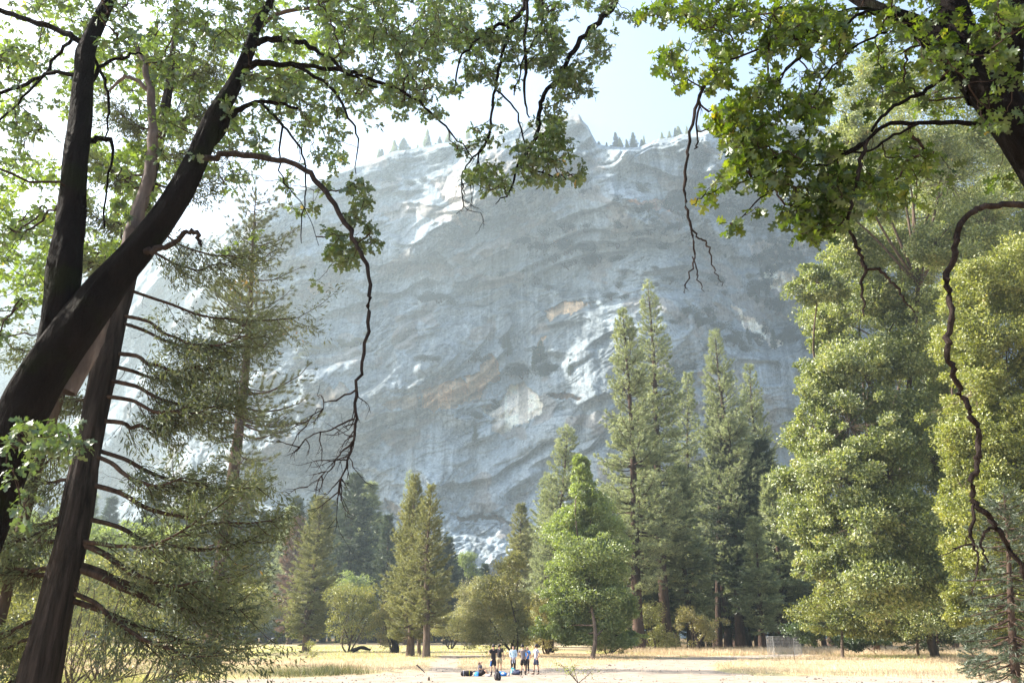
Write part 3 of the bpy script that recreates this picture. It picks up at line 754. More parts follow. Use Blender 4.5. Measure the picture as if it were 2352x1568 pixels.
def broadleaf(label, base, blobs, per, size, leaf, bark='grey_bark', trad=0.35, stems=1, shape=LEAF_FAR, name="oak_tree", cat="oak tree", group=None,
              sub=14, seed=1, twig=0.02, clump=0.34, hang=0.0, stem_spread=0.4, up=0.2):
    """blobs: list of (centre xyz, radii xyz) world; each blob is split in sub clumps of leaves"""
    r = np.random.default_rng(seed)
    base = np.asarray(base, float)
    root = empty(name, base, label, cat, group)
    tb, cr = MB(), MB()
    cents = [np.array(b[0], float) for b in blobs]
    mid = np.mean(cents, 0)
    forks = []
    for s in range(stems):
        a = 6.28 * s / max(stems, 1) + r.uniform(0, 1)
        off = np.array([math.cos(a), math.sin(a), 0]) * stem_spread * (stems > 1)
        goal = mid * 0.75 + base * 0.25 if stems == 1 else cents[s % len(cents)] * 0.85 + base * 0.15
        p = smooth_path([base + off * 0.2 + (0, 0, -.2), base + off + (goal - base) * 0.33 + r.normal(size=3) * 0.05 * np.linalg.norm(goal - base), goal], 6)
        tube(tb, p, np.linspace(trad, trad * 0.4, len(p)), 8, 0, bump=.12, seed=seed + s)
        forks.append(p)
    allp = np.vstack(forks)
    for c, rd in zip(cents, [np.array(b[1], float) for b in blobs]):
        cand = allp[allp[:, 2] < c[2] + 0.3 * rd[2]]
        if len(cand) == 0: cand = allp
        j = np.argmin(np.linalg.norm(cand - c, axis=1) + 0.6 * np.maximum(0, cand[:, 2] - c[2]))
        p0 = cand[j]
        p = smooth_path([p0, (p0 + c) / 2 + r.normal(size=3) * .07 * np.linalg.norm(c - p0) + (0, 0, .08 * np.linalg.norm(c - p0)), c], 4)
        tube(cr, p, np.linspace(trad * .38, trad * .1, len(p)), 5, 0)
        pos, dirs = leaf_shell(r, c, rd * (1 - clump * 0.5), sub, 0.45)
        ex = r.uniform(0, 1, len(pos)) < .3
        pos = np.where(ex[:, None], c + (pos - c) * r.uniform(1.15, 1.5, (len(pos), 1)), pos)
        for q, dd, e_ in zip(pos, dirs, ex):
            tube(cr, np.array([c, (c + q) / 2 + r.normal(size=3) * .05 * rd, q]), [twig * 1.5, twig, twig * .4], 3, 0)
            k_ = r.uniform(.3, .6) if e_ else r.choice([.5, .7, .9, 1.2, 1.8], p=[.2, .25, .25, .2, .1])
            rr = rd * clump * k_ * np.array([1.15, 1.15, .8])
            m_ = int(per * (.15 + k_ ** 2 * .8))
            lp, ld = leaf_shell(r, q, rr, m_, 0.1)
            ld = ld + r.normal(size=ld.shape) * .8 + np.array([0, 0, up - hang])
            leaves(cr, lp, ld, size * r.uniform(.7, 1.25, m_), shape, 1, normal=unit(ld * 0.4 + r.normal(size=ld.shape) + np.array([0, 0, .7])))
    tb.build("trunk", M[bark], root, base)
    cr.build("crown", [M[bark], M[leaf]], root, base)
    return root

def pxblobs(lst, Y, deep=1.0):
    """(px, py, rx px, ry px[, dY]) -> world blobs"""
    out = []
    for b in lst:
        px, py, rx_, ry_ = b[:4]; y = Y + (b[4] if len(b) > 4 else 0)
        k = ppm(y, py)
        out.append((P(px, py, y), (rx_ / k, (rx_ + ry_) / 2 / k * deep, ry_ / k)))
    return out

# big sunlit oak on the right
B = [(1880, 650, 60, 48, -4), (1960, 590, 70, 60), (2060, 560, 90, 70, 3), (1995, 700, 90, 70), (1905, 770, 55, 60, 2), (2080, 690, 90, 80), (1880, 880, 70, 75), (1975, 850, 85, 80, -2),
     (2075, 820, 90, 90), (1865, 990, 62, 70), (1950, 980, 90, 80, -3), (2060, 960, 95, 90), (2150, 900, 70, 90, 3), (1855, 1090, 55, 60, 1), (1930, 1100, 90, 80, -4), (2040, 1090, 100, 90, -2),
     (2140, 1060, 80, 90), (1870, 1200, 62, 60), (1960, 1210, 90, 80, -4), (2070, 1210, 100, 90, -3), (1900, 1300, 70, 60, -1), (2010, 1320, 95, 80, -4), (2110, 1330, 90, 80, -2), (2160, 1210, 80, 80, 2)]
broadleaf("huge sunlit oak filling the right side, pale green leaves down to the grass", G(2010, 1503), pxblobs(B, 82), 300, 0.30, 'big_oak_leaf', trad=.6, sub=42, seed=41, twig=.03, clump=.29)
B = [(1990, 440, 90, 80), (2080, 330, 110, 90), (2180, 420, 100, 100, 3), (1950, 330, 60, 70), (2150, 220, 120, 90, 4), (2010, 200, 90, 80, 3), (2260, 330, 100, 100, 5), (1930, 480, 50, 45), (2260, 520, 90, 80), (2150, 560, 90, 70)]
broadleaf("sunlit oak whose high crown shows behind the dark overhanging branches", G(2150, 1510), pxblobs(B, 74), 300, 0.28, 'big_oak_leaf', trad=.5, sub=42, seed=42, twig=.03, clump=.29)
B = [(2250, 680, 90, 80), (2330, 640, 90, 90), (2220, 780, 70, 90), (2310, 800, 90, 100), (2240, 900, 80, 90), (2330, 940, 90, 100), (2250, 1030, 80, 90), (2340, 1080, 90, 100), (2400, 860, 80, 120), (2390, 1000, 80, 120), (2230, 1150, 80, 80), (2320, 1200, 90, 90), (2400, 1200, 90, 100), (2260, 1290, 80, 80, 4), (2350, 1320, 90, 80, 4), (2230, 1390, 70, 60, 6), (2320, 1420, 90, 60, 6), (2400, 1420, 80, 60, 6)]
broadleaf("yellow green oak behind the long drooping bare branch", G(2330, 1515), pxblobs(B, 66), 360, 0.24, 'yellow_leaf', trad=.45, sub=42, seed=43, twig=.02, clump=.29)
B = [(1880, 1390, 50, 40), (1935, 1370, 60, 45, -1), (1990, 1400, 50, 40), (1900, 1440, 60, 28), (1965, 1445, 50, 25)]
broadleaf("low yellow oak with a bare leaning trunk in front of the big oak", G(1935, 1511), pxblobs(B, 92), 230, 0.22, 'yellow_leaf', trad=.22, sub=14, seed=44, clump=.42)
B = [(2090, 1420, 60, 50), (2160, 1400, 60, 60), (2040, 1420, 50, 45), (2200, 1330, 60, 60)]
broadleaf("dark small oak in the shade at the right edge of the meadow", G(2110, 1508), pxblobs(B, 88), 260, 0.22, 'big_oak_leaf', trad=.2, sub=14, seed=45, clump=.42)
B = [(1900, 720, 60, 60), (2130, 760, 90, 90), (2190, 900, 90, 90), (2180, 640, 90, 80), (2130, 500, 90, 80), (2190, 1060, 80, 90), (2170, 1300, 90, 90), (2240, 1240, 80, 90), (2230, 1400, 90, 60), (2060, 1400, 80, 60), (1850, 1120, 40, 50), (1990, 1420, 80, 50), (2330, 1400, 80, 80), (2300, 560, 80, 60), (2380, 700, 60, 90), (2330, 470, 80, 70), (2240, 480, 80, 60), (2390, 560, 70, 70), (2340, 380, 70, 60)]
broadleaf("oak crown filling the space between the huge sunlit oak and the yellow green one", G(2190, 1500), pxblobs(B, 92), 300, 0.29, 'big_oak_leaf', trad=.5, sub=42, seed=48, twig=.03, clump=.29)
B = [(1850, 1455, 45, 28), (1960, 1470, 55, 22), (2060, 1465, 60, 25), (2150, 1460, 60, 30), (2250, 1460, 60, 35), (2340, 1465, 60, 35)]
broadleaf("low shaded shrubbery under the huge sunlit oak", G(2050, 1500), pxblobs(B, 98), 260, 0.22, 'oak_leaf', trad=.12, stems=5, sub=22, seed=47, clump=.35, name="shrub", cat="shrub")
B = [(40, 1230, 90, 60), (150, 1210, 80, 60), (270, 1230, 90, 60), (380, 1250, 80, 60), (60, 1330, 90, 60), (200, 1310, 90, 60), (330, 1330, 90, 60), (430, 1340, 60, 60), (-40, 1300, 60, 80), (120, 1400, 90, 50), (300, 1410, 90, 50)]
broadleaf("green oak mass behind the leaning cedar, left", G(230, 1496), pxblobs(B, 108), 300, 0.30, 'cotton_leaf', trad=.4, sub=16, seed=49, twig=.03, clump=.29)
# cottonwood
B = [(1335, 1075, 16, 30), (1338, 1115, 30, 40), (1345, 1155, 42, 45), (1310, 1200, 48, 50), (1380, 1190, 55, 50), (1330, 1265, 75, 55, -2), (1400, 1280, 50, 55), (1300, 1330, 45, 60), (1365, 1350, 75, 60, -2), (1310, 1410, 50, 45), (1385, 1425, 60, 45), (1345, 1290, 60, 60, 3), (1430, 1380, 35, 40), (1290, 1440, 45, 35), (1350, 1455, 60, 25), (1420, 1460, 45, 25), (1275, 1380, 35, 45)]
broadleaf("bright green cottonwood with a narrow top beside the tall pines", G(1360, 1513), pxblobs(B, 92), 300, 0.26, 'cotton_leaf', 'grey_bark', trad=.28, sub=30, seed=46, name="cottonwood_tree", cat="cottonwood", clump=.32)
# willows and shrubs along the meadow
def willow(label, bx, by, blobs, leaf='willow_leaf', per=300, size=.19, stems=5, seed=1, trad=.14, Y=None, name="willow_tree", cat="willow", group=None, shape=LEAF_FAR, sub=15):
    b = G(bx, by)
    if Y: b = P(bx, by, Y); b[2] = 0
    return broadleaf(label, b, pxblobs(blobs, b[1]), per, size, leaf, 'willow_bark', trad, stems, shape, name, cat, group, sub, seed, .015, .42, .3, .5, 0.0)
WG = "willows along the meadow"
willow("round willow with a green crown left of the brown olive pine", 548, 1498, [(520, 1390, 45, 45), (565, 1375, 50, 40), (600, 1400, 45, 45), (550, 1420, 60, 35)], seed=51, group=WG, leaf='willow_green')
willow("wide dome shaped willow between the olive pine and the slim pines", 800, 1498, [(770, 1390, 40, 45), (812, 1375, 48, 40), (850, 1385, 38, 40), (790, 1430, 55, 40), (845, 1425, 40, 40)], seed=52, group=WG, leaf='willow_green')
willow("yellowish willow touching the left side of the slim pines", 905, 1498, [(880, 1420, 38, 35), (915, 1410, 35, 35), (900, 1455, 42, 28)], seed=53, group=WG, leaf='tan_leaf')
willow("low grey willow just right of the slim pines", 1035, 1492, [(1015, 1430, 38, 28), (1055, 1425, 38, 30), (1040, 1450, 45, 20)], seed=54, group=WG, Y=150)
willow("large leaning willow behind the standing people", 1185, 1508, [(1110, 1400, 42, 55), (1155, 1370, 48, 60), (1130, 1455, 55, 42), (1190, 1420, 45, 60), (1165, 1330, 36, 40), (1105, 1450, 35, 40), (1210, 1460, 35, 40), (1180, 1290, 24, 30), (1130, 1360, 40, 40), (1215, 1400, 34, 50)], seed=55, group=WG, per=330, size=.18)
willow("pale tan willow between the leaning willow and the cottonwood", 1258, 1503, [(1235, 1400, 38, 35), (1270, 1415, 35, 40), (1250, 1455, 45, 35)], seed=56, group=WG, leaf='tan_leaf')
willow("round topped willow behind the path", 1085, 1488, [(1075, 1365, 32, 32), (1105, 1350, 32, 30), (1085, 1400, 36, 35)], seed=57, group=WG, leaf='willow_leaf', Y=190, size=.28)
willow("bright green round tree in front of the dark firs", 800, 1480, [(790, 1335, 40, 28), (815, 1345, 30, 25)], seed=58, leaf='cotton_leaf', Y=200, size=.32, stems=1, name="round_tree", cat="tree", per=200)
willow("green topped tree above the dark firs, right of the slim pines", 1072, 1480, [(1070, 1285, 22, 20), (1085, 1305, 22, 20)], seed=59, leaf='cotton_leaf', Y=235, size=.34, stems=1, name="round_tree", cat="tree", per=170)
willow("brown shaded shrub below the tallest pine", 1600, 1497, [(1590, 1430, 40, 45), (1630, 1440, 35, 40)], seed=60, leaf='tan_leaf', name="shrub", cat="shrub", Y=120)
willow("green shrub at the feet of the two tallest pines", 1500, 1499, [(1490, 1420, 35, 50), (1520, 1460, 30, 30)], seed=61, leaf='willow_green', name="shrub", cat="shrub", Y=118)
willow("low olive shrub behind the cottonwood trunk", 1400, 1502, [(1395, 1465, 40, 28), (1440, 1470, 30, 25)], seed=62, name="shrub", cat="shrub", Y=105)
willow("green thicket behind the twisted stems, left", 200, 1500, [(60, 1350, 90, 60), (180, 1330, 90, 60), (300, 1310, 90, 60), (380, 1370, 80, 60), (100, 1430, 90, 50), (250, 1400, 90, 60), (20, 1440, 60, 50)], 'willow_green', 330, .22, 6, seed=63, Y=85)
willow("small rounded green bush under the brown olive pine", 711, 1513, [(712, 1488, 14, 22)], 'willow_green', 60, .13, 3, seed=64, trad=.03, name="bush", cat="bush", sub=12)
willow("dark low brush under the forest wall left of the olive pine", 640, 1474, [(590, 1440, 50, 25), (640, 1430, 50, 30), (560, 1450, 40, 20), (680, 1450, 30, 22)], 'dark_needle', 160, .35, 3, seed=65, Y=235, name="brush", cat="brush")

# ------------------------------------------------------------ foreground trees made of traced limbs
def limb_pts(rows, Y, dY=0.0, n=4):
    """rows (px, py, width px[, Y]) -> points, radii"""
    rows = [tuple(r) + ((Y + dY * i / max(1, len(rows) - 1),) if len(r) == 3 else ()) for i, r in enumerate(rows)]
    a = np.array(rows, float)
    a = smooth_path(a, n)
    pts = P(a[:, 0], a[:, 1], a[:, 3])
    sc = np.array([ppm(y, py) for y, py in zip(a[:, 3], a[:, 1])])
    rad = a[:, 2] / 2 / sc
    return pts, np.maximum(rad, 0.002)

def knobbly(pts, r, amt):
    w_ = r.normal(size=pts.shape) * amt
    w_[0] = 0
    return pts + w_

def grow(cr, skel, clusters, r, rmin=0.003, sag=0.05, expo=0.45):
    """join each cluster to the nearest wood; returns nothing, adds tubes"""
    nodes = list(skel); arr = np.array(nodes)
    order = np.argsort([np.min(np.linalg.norm(arr - c, axis=1)) for c in clusters])
    N = len(arr)
    buf = np.zeros((N + len(clusters) * 5, 3)); buf[:N] = arr
    cnt = np.zeros(len(buf)); par = -np.ones(len(buf), int); segs = []
    for ci in order:
        c = clusters[ci]
        d = np.linalg.norm(buf[:N] - c, axis=1)
        j = int(np.argmin(d)); L = d[j]
        m_ = 5
        s = np.linspace(0, 1, m_ + 1)[1:]
        pts = buf[j] + (c - buf[j]) * s[:, None]
        pts += r.normal(size=pts.shape) * 0.05 * L * (1 - s[:, None] * .6)
        pts[:, 2] += -sag * L * np.sin(s * 3.14)
        for q in range(m_):
            buf[N + q] = pts[q]; par[N + q] = j if q == 0 else N + q - 1
        segs.append((j, N)); N += m_
    for i in range(N - 1, len(arr) - 1, -1):
        cnt[i] = max(cnt[i], 1) if cnt[i] == 0 else cnt[i]
        if par[i] >= len(arr): cnt[par[i]] += cnt[i] * (1 if (i - len(arr)) % 5 == 0 else 1)
    for j, s0 in segs:
        pts = np.vstack([buf[j], buf[s0:s0 + 5]])
        rr = rmin * np.maximum(cnt[s0:s0 + 5], 1) ** expo
        tube(cr, pts, np.minimum(np.r_[rr[0], rr], 0.05), 4, 0)

def rosettes(cr, clusters, r, k, size, shape, droop=0.35, spread=0.5, mat=1):
    n = len(clusters)
    kk = r.integers(max(2, k - 3), k + 3, n)
    idx = np.repeat(np.arange(n), kk)
    c = np.array(clusters)[idx]
    d = unit(r.normal(size=(len(idx), 3)) * np.array([1, 1, .6]) + np.array([0, 0, -droop]))
    pos = c + d * (r.uniform(0, spread, (len(idx), 1)) * size)
    leaves(cr, pos, d, size * r.uniform(.65, 1.2, len(idx)), shape, mat, normal=unit(r.normal(size=d.shape) * .7 + np.array([0, 0, .8])), curl=.3)

def region_pts(r, regs, Y, lump=0.35):
    """regs: (px, py, rx, ry, count[, Y0, Y1]) scattered points inside picture ellipses, thinned by noise so gaps show"""
    out = []
    for g in regs:
        px, py, rx_, ry_, cnt_ = g[:5]; y0, y1 = (g[5], g[6]) if len(g) > 5 else Y
        m_ = int(cnt_ * 1.9)
        a = r.uniform(0, 6.28, m_); q = np.sqrt(r.uniform(0, 1, m_))
        x = px + rx_ * q * np.cos(a); y = py + ry_ * q * np.sin(a)
        keep = fbm(x / 55, y / 45, seed=int(px) % 97, o=3) + r.normal(size=m_) * .25 > -lump * .0 - .05
        x, y = x[keep][:cnt_], y[keep][:cnt_]
        out.append(P(x, y, r.uniform(y0, y1, len(x))))
    return np.vstack(out)

def dead_twigs(mb, p0s, r, n, L, gdir, rad=.006, sub=3):
    """bare crooked twigs"""
    for i in range(n):
        p = p0s[r.integers(len(p0s))]
        d = unit(np.array(gdir) + r.normal(size=3) * .45)
        ln = L * r.uniform(.4, 1.1)
        pts = [p]
        for s in range(7):
            d = unit(d + r.normal(size=3) * .22 + np.array([0, 0, -.06]))
            pts.append(pts[-1] + d * ln / 7)
        tube(mb, np.array(pts), np.linspace(rad, rad * .25, 8), 4, 0)
        for q in range(sub):
            s0 = pts[r.integers(2, 7)]; dd = unit(d + r.normal(size=3) * .6)
            l2 = ln * r.uniform(.2, .5)
            tube(mb, np.array([s0, s0 + dd * l2 * .5 + r.normal(size=3) * .05 * l2, s0 + (dd + r.normal(size=3) * .2) * l2]), [rad * .5, rad * .4, rad * .15], 3, 0)

def traced_tree(name, label, cat, base, trunks, limbs, regs, Ydef, bark='oak_bark', leaf='oak_leaf', k=8, size=.1, shape=LEAF_MID, seed=1, dead=None, limb_bark=None, extra=None, wood=None):
    r = np.random.default_rng(seed)
    root = empty(name, base, label, cat)
    skel = []
    tb = MB()
    for rows, Y, dY in trunks:
        p, q = limb_pts(rows, Y, dY, 5)
        tube(tb, p, q * .77, 28, 0, bump=.14, seed=seed + len(skel), flute=.12)
        skel += list(p)
    tb.build("trunk", M[bark], root, base)
    for i, L in enumerate(limbs):
        rows, Y, dY = L[:3]
        lb = MB()
        p, q = limb_pts(rows, Y, dY, 4)
        p = knobbly(p, r, 0.0015 * Y)
        tube(lb, p, q, 8, 0, bump=.15, seed=seed + i)
        if len(L) > 4:
            for (n_, Ln, gd, lo) in L[4]:
                dead_twigs(lb, p[int(len(p) * lo):], r, n_, Ln, gd)
        lb.build("limb", M[L[3] if len(L) > 3 and L[3] else (limb_bark or bark)], root, base)
        skel += list(p)
    cl = region_pts(r, regs, Ydef)
    cr = MB()
    sk = np.array(skel) if wood is None else np.array(skel)[wood:]
    grow(cr, sk, cl, r)
    rosettes(cr, cl, r, k, size, shape)
    cr.build("crown", [M['twig'], M[leaf]], root, base)
    return root

# dark leaning oak, left
T = [
    ([(-380, 2500, 280, 6.5), (-240, 1900, 210, 6.6), (-130, 1450, 160, 6.8), (-50, 1220, 142, 7), (20, 1040, 130, 7), (62, 940, 126, 7), (112, 850, 122, 7), (172, 760, 112, 7), (250, 655, 94, 7.1), (330, 555, 80, 7.2),
      (400, 460, 74, 7.3), (450, 370, 60, 7.4), (490, 275, 50, 7.5), (540, 190, 42, 7.7), (572, 115, 34, 7.8), (590, 60, 26, 7.9), (622, 0, 20, 8), (655, -70, 14, 8.1)], 7, 0),
    ([(95, 900, 90, 7.05), (125, 790, 96, 7.1), (142, 700, 90, 7.1), (150, 600, 80, 7.1), (163, 500, 74, 7.2), (170, 400, 66, 7.2), (183, 300, 60, 7.3), (189, 200, 54, 7.4), (198, 120, 48, 7.5), (222, 60, 40, 7.6), (250, 0, 30, 7.7), (280, -70, 20, 7.8)], 7, 0),
]
LB = [
    ([(150, 900, 50), (200, 810, 52), (222, 740, 46), (262, 655, 40), (302, 560, 36), (322, 480, 31), (344, 400, 26), (350, 300, 21), (346, 210, 18), (332, 150, 12), (313, 108, 7)], 7.5, .5, 'pale_bark'),
    ([(348, 212, 12), (310, 182, 9), (282, 180, 8), (240, 222, 4)], 7.9, .2, 'pale_bark'),
    ([(435, 388, 20), (480, 362, 15), (540, 355, 14), (620, 365, 14), (680, 380, 13), (720, 410, 12), (760, 455, 12), (800, 530, 11), (830, 580, 10), (848, 640, 9), (850, 690, 8), (846, 740, 8), (836, 830, 8), (820, 890, 7),
      (816, 960, 7), (812, 1010, 6), (798, 1060, 5), (772, 1130, 2.5)], 7.4, -1.2, 'droop_bark', [(10, .55, (-.55, 0, -.55), .78), (8, .35, (-.3, 0, -.9), .85), (4, .2, (.4, 0, -.8), .5)]),
    ([(820, 893, 5), (760, 925, 3.5), (722, 945, 2), (700, 985, 1.2)], 6.3, 0, 'droop_bark', [(5, .3, (-.8, 0, -.5), .3)]),
    ([(815, 962, 5), (765, 985, 3.5), (710, 1000, 2.5), (680, 1035, 1.3)], 6.3, 0, 'droop_bark', [(5, .3, (-.7, 0, -.6), .3)]),
    ([(812, 1012, 5), (775, 1050, 3.5), (750, 1085, 2.5), (706, 1118, 1.3)], 6.3, 0, 'droop_bark', [(6, .25, (-.6, 0, -.7), .3)]),
    ([(572, 112, 18), (600, 96, 15), (650, 91, 13), (700, 101, 11), (750, 130, 9), (800, 170, 7), (865, 205, 4)], 7.8, 0),
    ([(560, 155, 17), (620, 145, 14), (680, 150, 12), (740, 155, 10), (800, 165, 9), (850, 180, 8), (900, 200, 7), (950, 225, 6), (1000, 270, 5), (1040, 310, 4), (1090, 365, 2.5)], 7.7, .4),
    ([(672, 150, 9), (720, 172, 8), (770, 212, 7), (800, 270, 5), (822, 320, 4), (816, 400, 2)], 7.7, 0),
    ([(195, 108, 16), (160, 82, 14), (110, 60, 13), (60, 45, 12), (0, 25, 12), (-60, 5, 10)], 7.5, .2),
    ([(185, 178, 11), (130, 166, 9), (80, 185, 8), (0, 215, 8), (-60, 235, 6)], 7.4, .2),
    ([(165, 90, 8), (130, 130, 7), (90, 185, 6), (40, 240, 5), (-30, 300, 4)], 7.5, .2),
    ([(335, 578, 18), (370, 570, 15), (400, 560, 13), (422, 540, 12), (440, 533, 11), (455, 545, 10), (462, 562, 6)], 7.1, -.1, 'droop_bark'),
    ([(470, 340, 26), (505, 305, 20), (535, 262, 15), (575, 240, 11), (620, 232, 9), (680, 250, 6)], 7.5, .2),
    ([(600, 236, 6), (650, 290, 6), (690, 340, 5), (702, 400, 4), (698, 470, 3), (690, 560, 2)], 7.5, 0),
    ([(650, 285, 5), (640, 360, 4), (655, 420, 3), (700, 480, 2), (735, 560, 1.5)], 7.5, 0),
    ([(210, 190, 9), (240, 150, 8), (290, 130, 7), (330, 122, 4)], 7.5, .1),
    ([(195, 330, 16), (235, 318, 12), (262, 335, 8), (250, 400, 5), (240, 520, 4)], 7.4, .1),
    ([(215, 130, 8), (245, 200, 7), (250, 260, 5), (240, 330, 3)], 7.5, .1),
]
REG = [(120, 60, 200, 120, 130), (60, 200, 140, 110, 60), (330, 70, 150, 100, 110), (480, 60, 120, 80, 90), (700, 60, 170, 90, 190), (860, 130, 130, 100, 120), (960, 60, 130, 80, 120), (620, 250, 120, 90, 110), (520, 380, 60, 60, 25),
       (560, 320, 90, 60, 60), (740, 270, 60, 80, 35), (960, 230, 80, 50, 60), (700, 430, 60, 60, 30), (800, 450, 60, 60, 34, 7, 7.6), (780, 560, 60, 50, 28, 7, 7.5), (835, 540, 35, 60, 14, 7, 7.3), (745, 630, 30, 26, 16, 7, 7.5), (1085, 345, 40, 30, 18, 8.5, 9),
       (40, 480, 80, 80, 40), (70, 560, 90, 60, 45), (290, 440, 70, 70, 45), (400, 330, 60, 70, 40), (390, 200, 90, 90, 70), (60, 330, 70, 70, 30), (70, 1080, 60, 120, 30, 5.5, 6.5), (150, 1010, 50, 50, 18, 5.5, 6.5), (20, 700, 60, 90, 40), (100, -220, 420, 170, 260, 5.5, 9), (700, -200, 300, 150, 160, 6.5, 10), (-250, 300, 180, 350, 260, 5, 9)]  # groups outside the frame: unseen crown added to shade the trunks
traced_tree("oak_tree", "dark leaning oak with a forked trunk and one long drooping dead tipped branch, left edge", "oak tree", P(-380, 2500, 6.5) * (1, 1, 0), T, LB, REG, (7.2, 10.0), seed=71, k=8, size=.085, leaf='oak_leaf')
# sunny oak crowns behind it
def sunny(label, regs, Y, seed, trunk, leaf='oak_leaf_bright', size=.14, k=9):
    b = P(trunk[0][0], 1568, trunk[0][3] if len(trunk[0]) > 3 else Y[0]); b[2] = 0
    rows = [(trunk[0][0], 1900, trunk[0][2])] + list(trunk)
    return traced_tree("oak_tree", label, "oak tree", b, [(rows, (Y[0] + Y[1]) / 2, 0)], [], regs, Y, 'willow_bark', leaf, k, size, LEAF_MID, seed)
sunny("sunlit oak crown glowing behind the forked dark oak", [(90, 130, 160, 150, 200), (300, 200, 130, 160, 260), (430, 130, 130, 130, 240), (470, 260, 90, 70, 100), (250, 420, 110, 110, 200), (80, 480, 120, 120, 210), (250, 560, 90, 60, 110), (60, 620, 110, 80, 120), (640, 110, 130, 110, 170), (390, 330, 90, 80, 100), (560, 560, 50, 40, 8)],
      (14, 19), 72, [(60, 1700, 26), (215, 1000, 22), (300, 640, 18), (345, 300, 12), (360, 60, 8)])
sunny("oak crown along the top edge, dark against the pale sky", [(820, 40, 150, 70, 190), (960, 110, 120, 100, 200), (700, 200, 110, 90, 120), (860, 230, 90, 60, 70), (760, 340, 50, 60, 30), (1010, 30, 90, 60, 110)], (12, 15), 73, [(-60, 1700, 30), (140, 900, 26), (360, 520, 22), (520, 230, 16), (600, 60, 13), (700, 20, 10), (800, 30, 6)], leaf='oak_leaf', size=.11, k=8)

# overhanging oak bough, top centre
LB = [
    ([(1208, -10, 11), (1200, 25, 11), (1168, 50, 10), (1122, 68, 8), (1088, 103, 6), (1054, 137, 5), (1040, 219, 3)], 9, 0),
    ([(1170, 52, 9), (1165, 100, 8), (1150, 147, 7), (1136, 205, 7), (1130, 260, 6), (1122, 308, 6), (1113, 335, 5), (1078, 372, 4), (1060, 405, 3), (1068, 450, 2)], 9, -.3),
    ([(1420, -40, 16), (1409, 10, 14), (1375, 50, 13), (1334, 92, 12), (1300, 144, 11), (1259, 205, 10), (1242, 246, 10), (1235, 294, 9), (1221, 342, 8), (1190, 383, 6), (1170, 438, 4), (1136, 470, 2)], 9.2, -.4),
    ([(1214, -10, 8), (1207, 68, 7), (1209, 164, 7), (1207, 239, 5), (1216, 274, 3)], 8.8, 0),
    ([(1250, -20, 6), (1240, 60, 5), (1200, 150, 4), (1180, 220, 3)], 9, 0),
    ([(1136, 205, 5), (1180, 250, 4), (1200, 310, 4), (1225, 350, 3)], 9, 0, None, [(8, .45, (.1, 0, -1), .3)]),
    ([(1122, 308, 5), (1100, 360, 4), (1085, 400, 3), (1080, 430, 2)], 8.8, 0, None, [(9, .5, (-.1, 0, -1), .1)]),
    ([(1225, 330, 5), (1260, 300, 4), (1300, 290, 3)], 8.8, 0),
    ([(1190, 383, 4), (1260, 400, 4), (1300, 410, 3)], 8.8, 0),
    ([(1060, 410, 3), (1070, 470, 2), (1110, 500, 1.5), (1090, 540, 1)], 8.7, 0, None, [(5, .3, (0, 0, -1), .1)]),
]
REG = [(1160, 40, 160, 60, 150), (1300, 50, 150, 60, 150), (1440, 20, 70, 34, 60), (1060, 120, 80, 80, 90), (1180, 130, 120, 70, 110), (1300, 120, 90, 70, 80), (1040, 190, 50, 30, 22), (1110, 200, 70, 40, 34), (1320, 190, 60, 42, 55, 8.3, 9.3), (1280, 240, 40, 30, 16),
       (1252, 285, 40, 26, 26), (1300, 300, 40, 26, 30, 8, 9), (1275, 345, 50, 42, 60, 8, 9), (1310, 390, 34, 30, 26, 8, 9), (1210, 375, 60, 50, 50, 8, 9), (1110, 395, 40, 26, 24, 8, 9), (1150, 425, 45, 22, 20, 8, 9), (1250, 410, 40, 20, 18, 8, 9), (1120, 310, 40, 30, 16), (1370, 110, 34, 20, 12), (1395, 135, 12, 8, 3)]
traced_tree("oak_tree", "oak whose fine twigged bough hangs down at the top centre over the peak", "oak tree", P(1900, 1568, 12) * (1, 1, 0) ,
            [([(2900, 2300, 160, 9), (2800, 900, 130, 9), (2500, 200, 110, 9), (2000, -200, 70, 9), (1600, -220, 45, 9), (1420, -40, 16, 9.2)], 9, 0), ([(2000, -200, 50, 9), (1500, -300, 30, 9), (1250, -160, 22, 9), (1208, -10, 12, 9)], 9, 0)], LB, REG, (8.6, 10.2), seed=74, k=8, size=.082, leaf='oak_leaf')

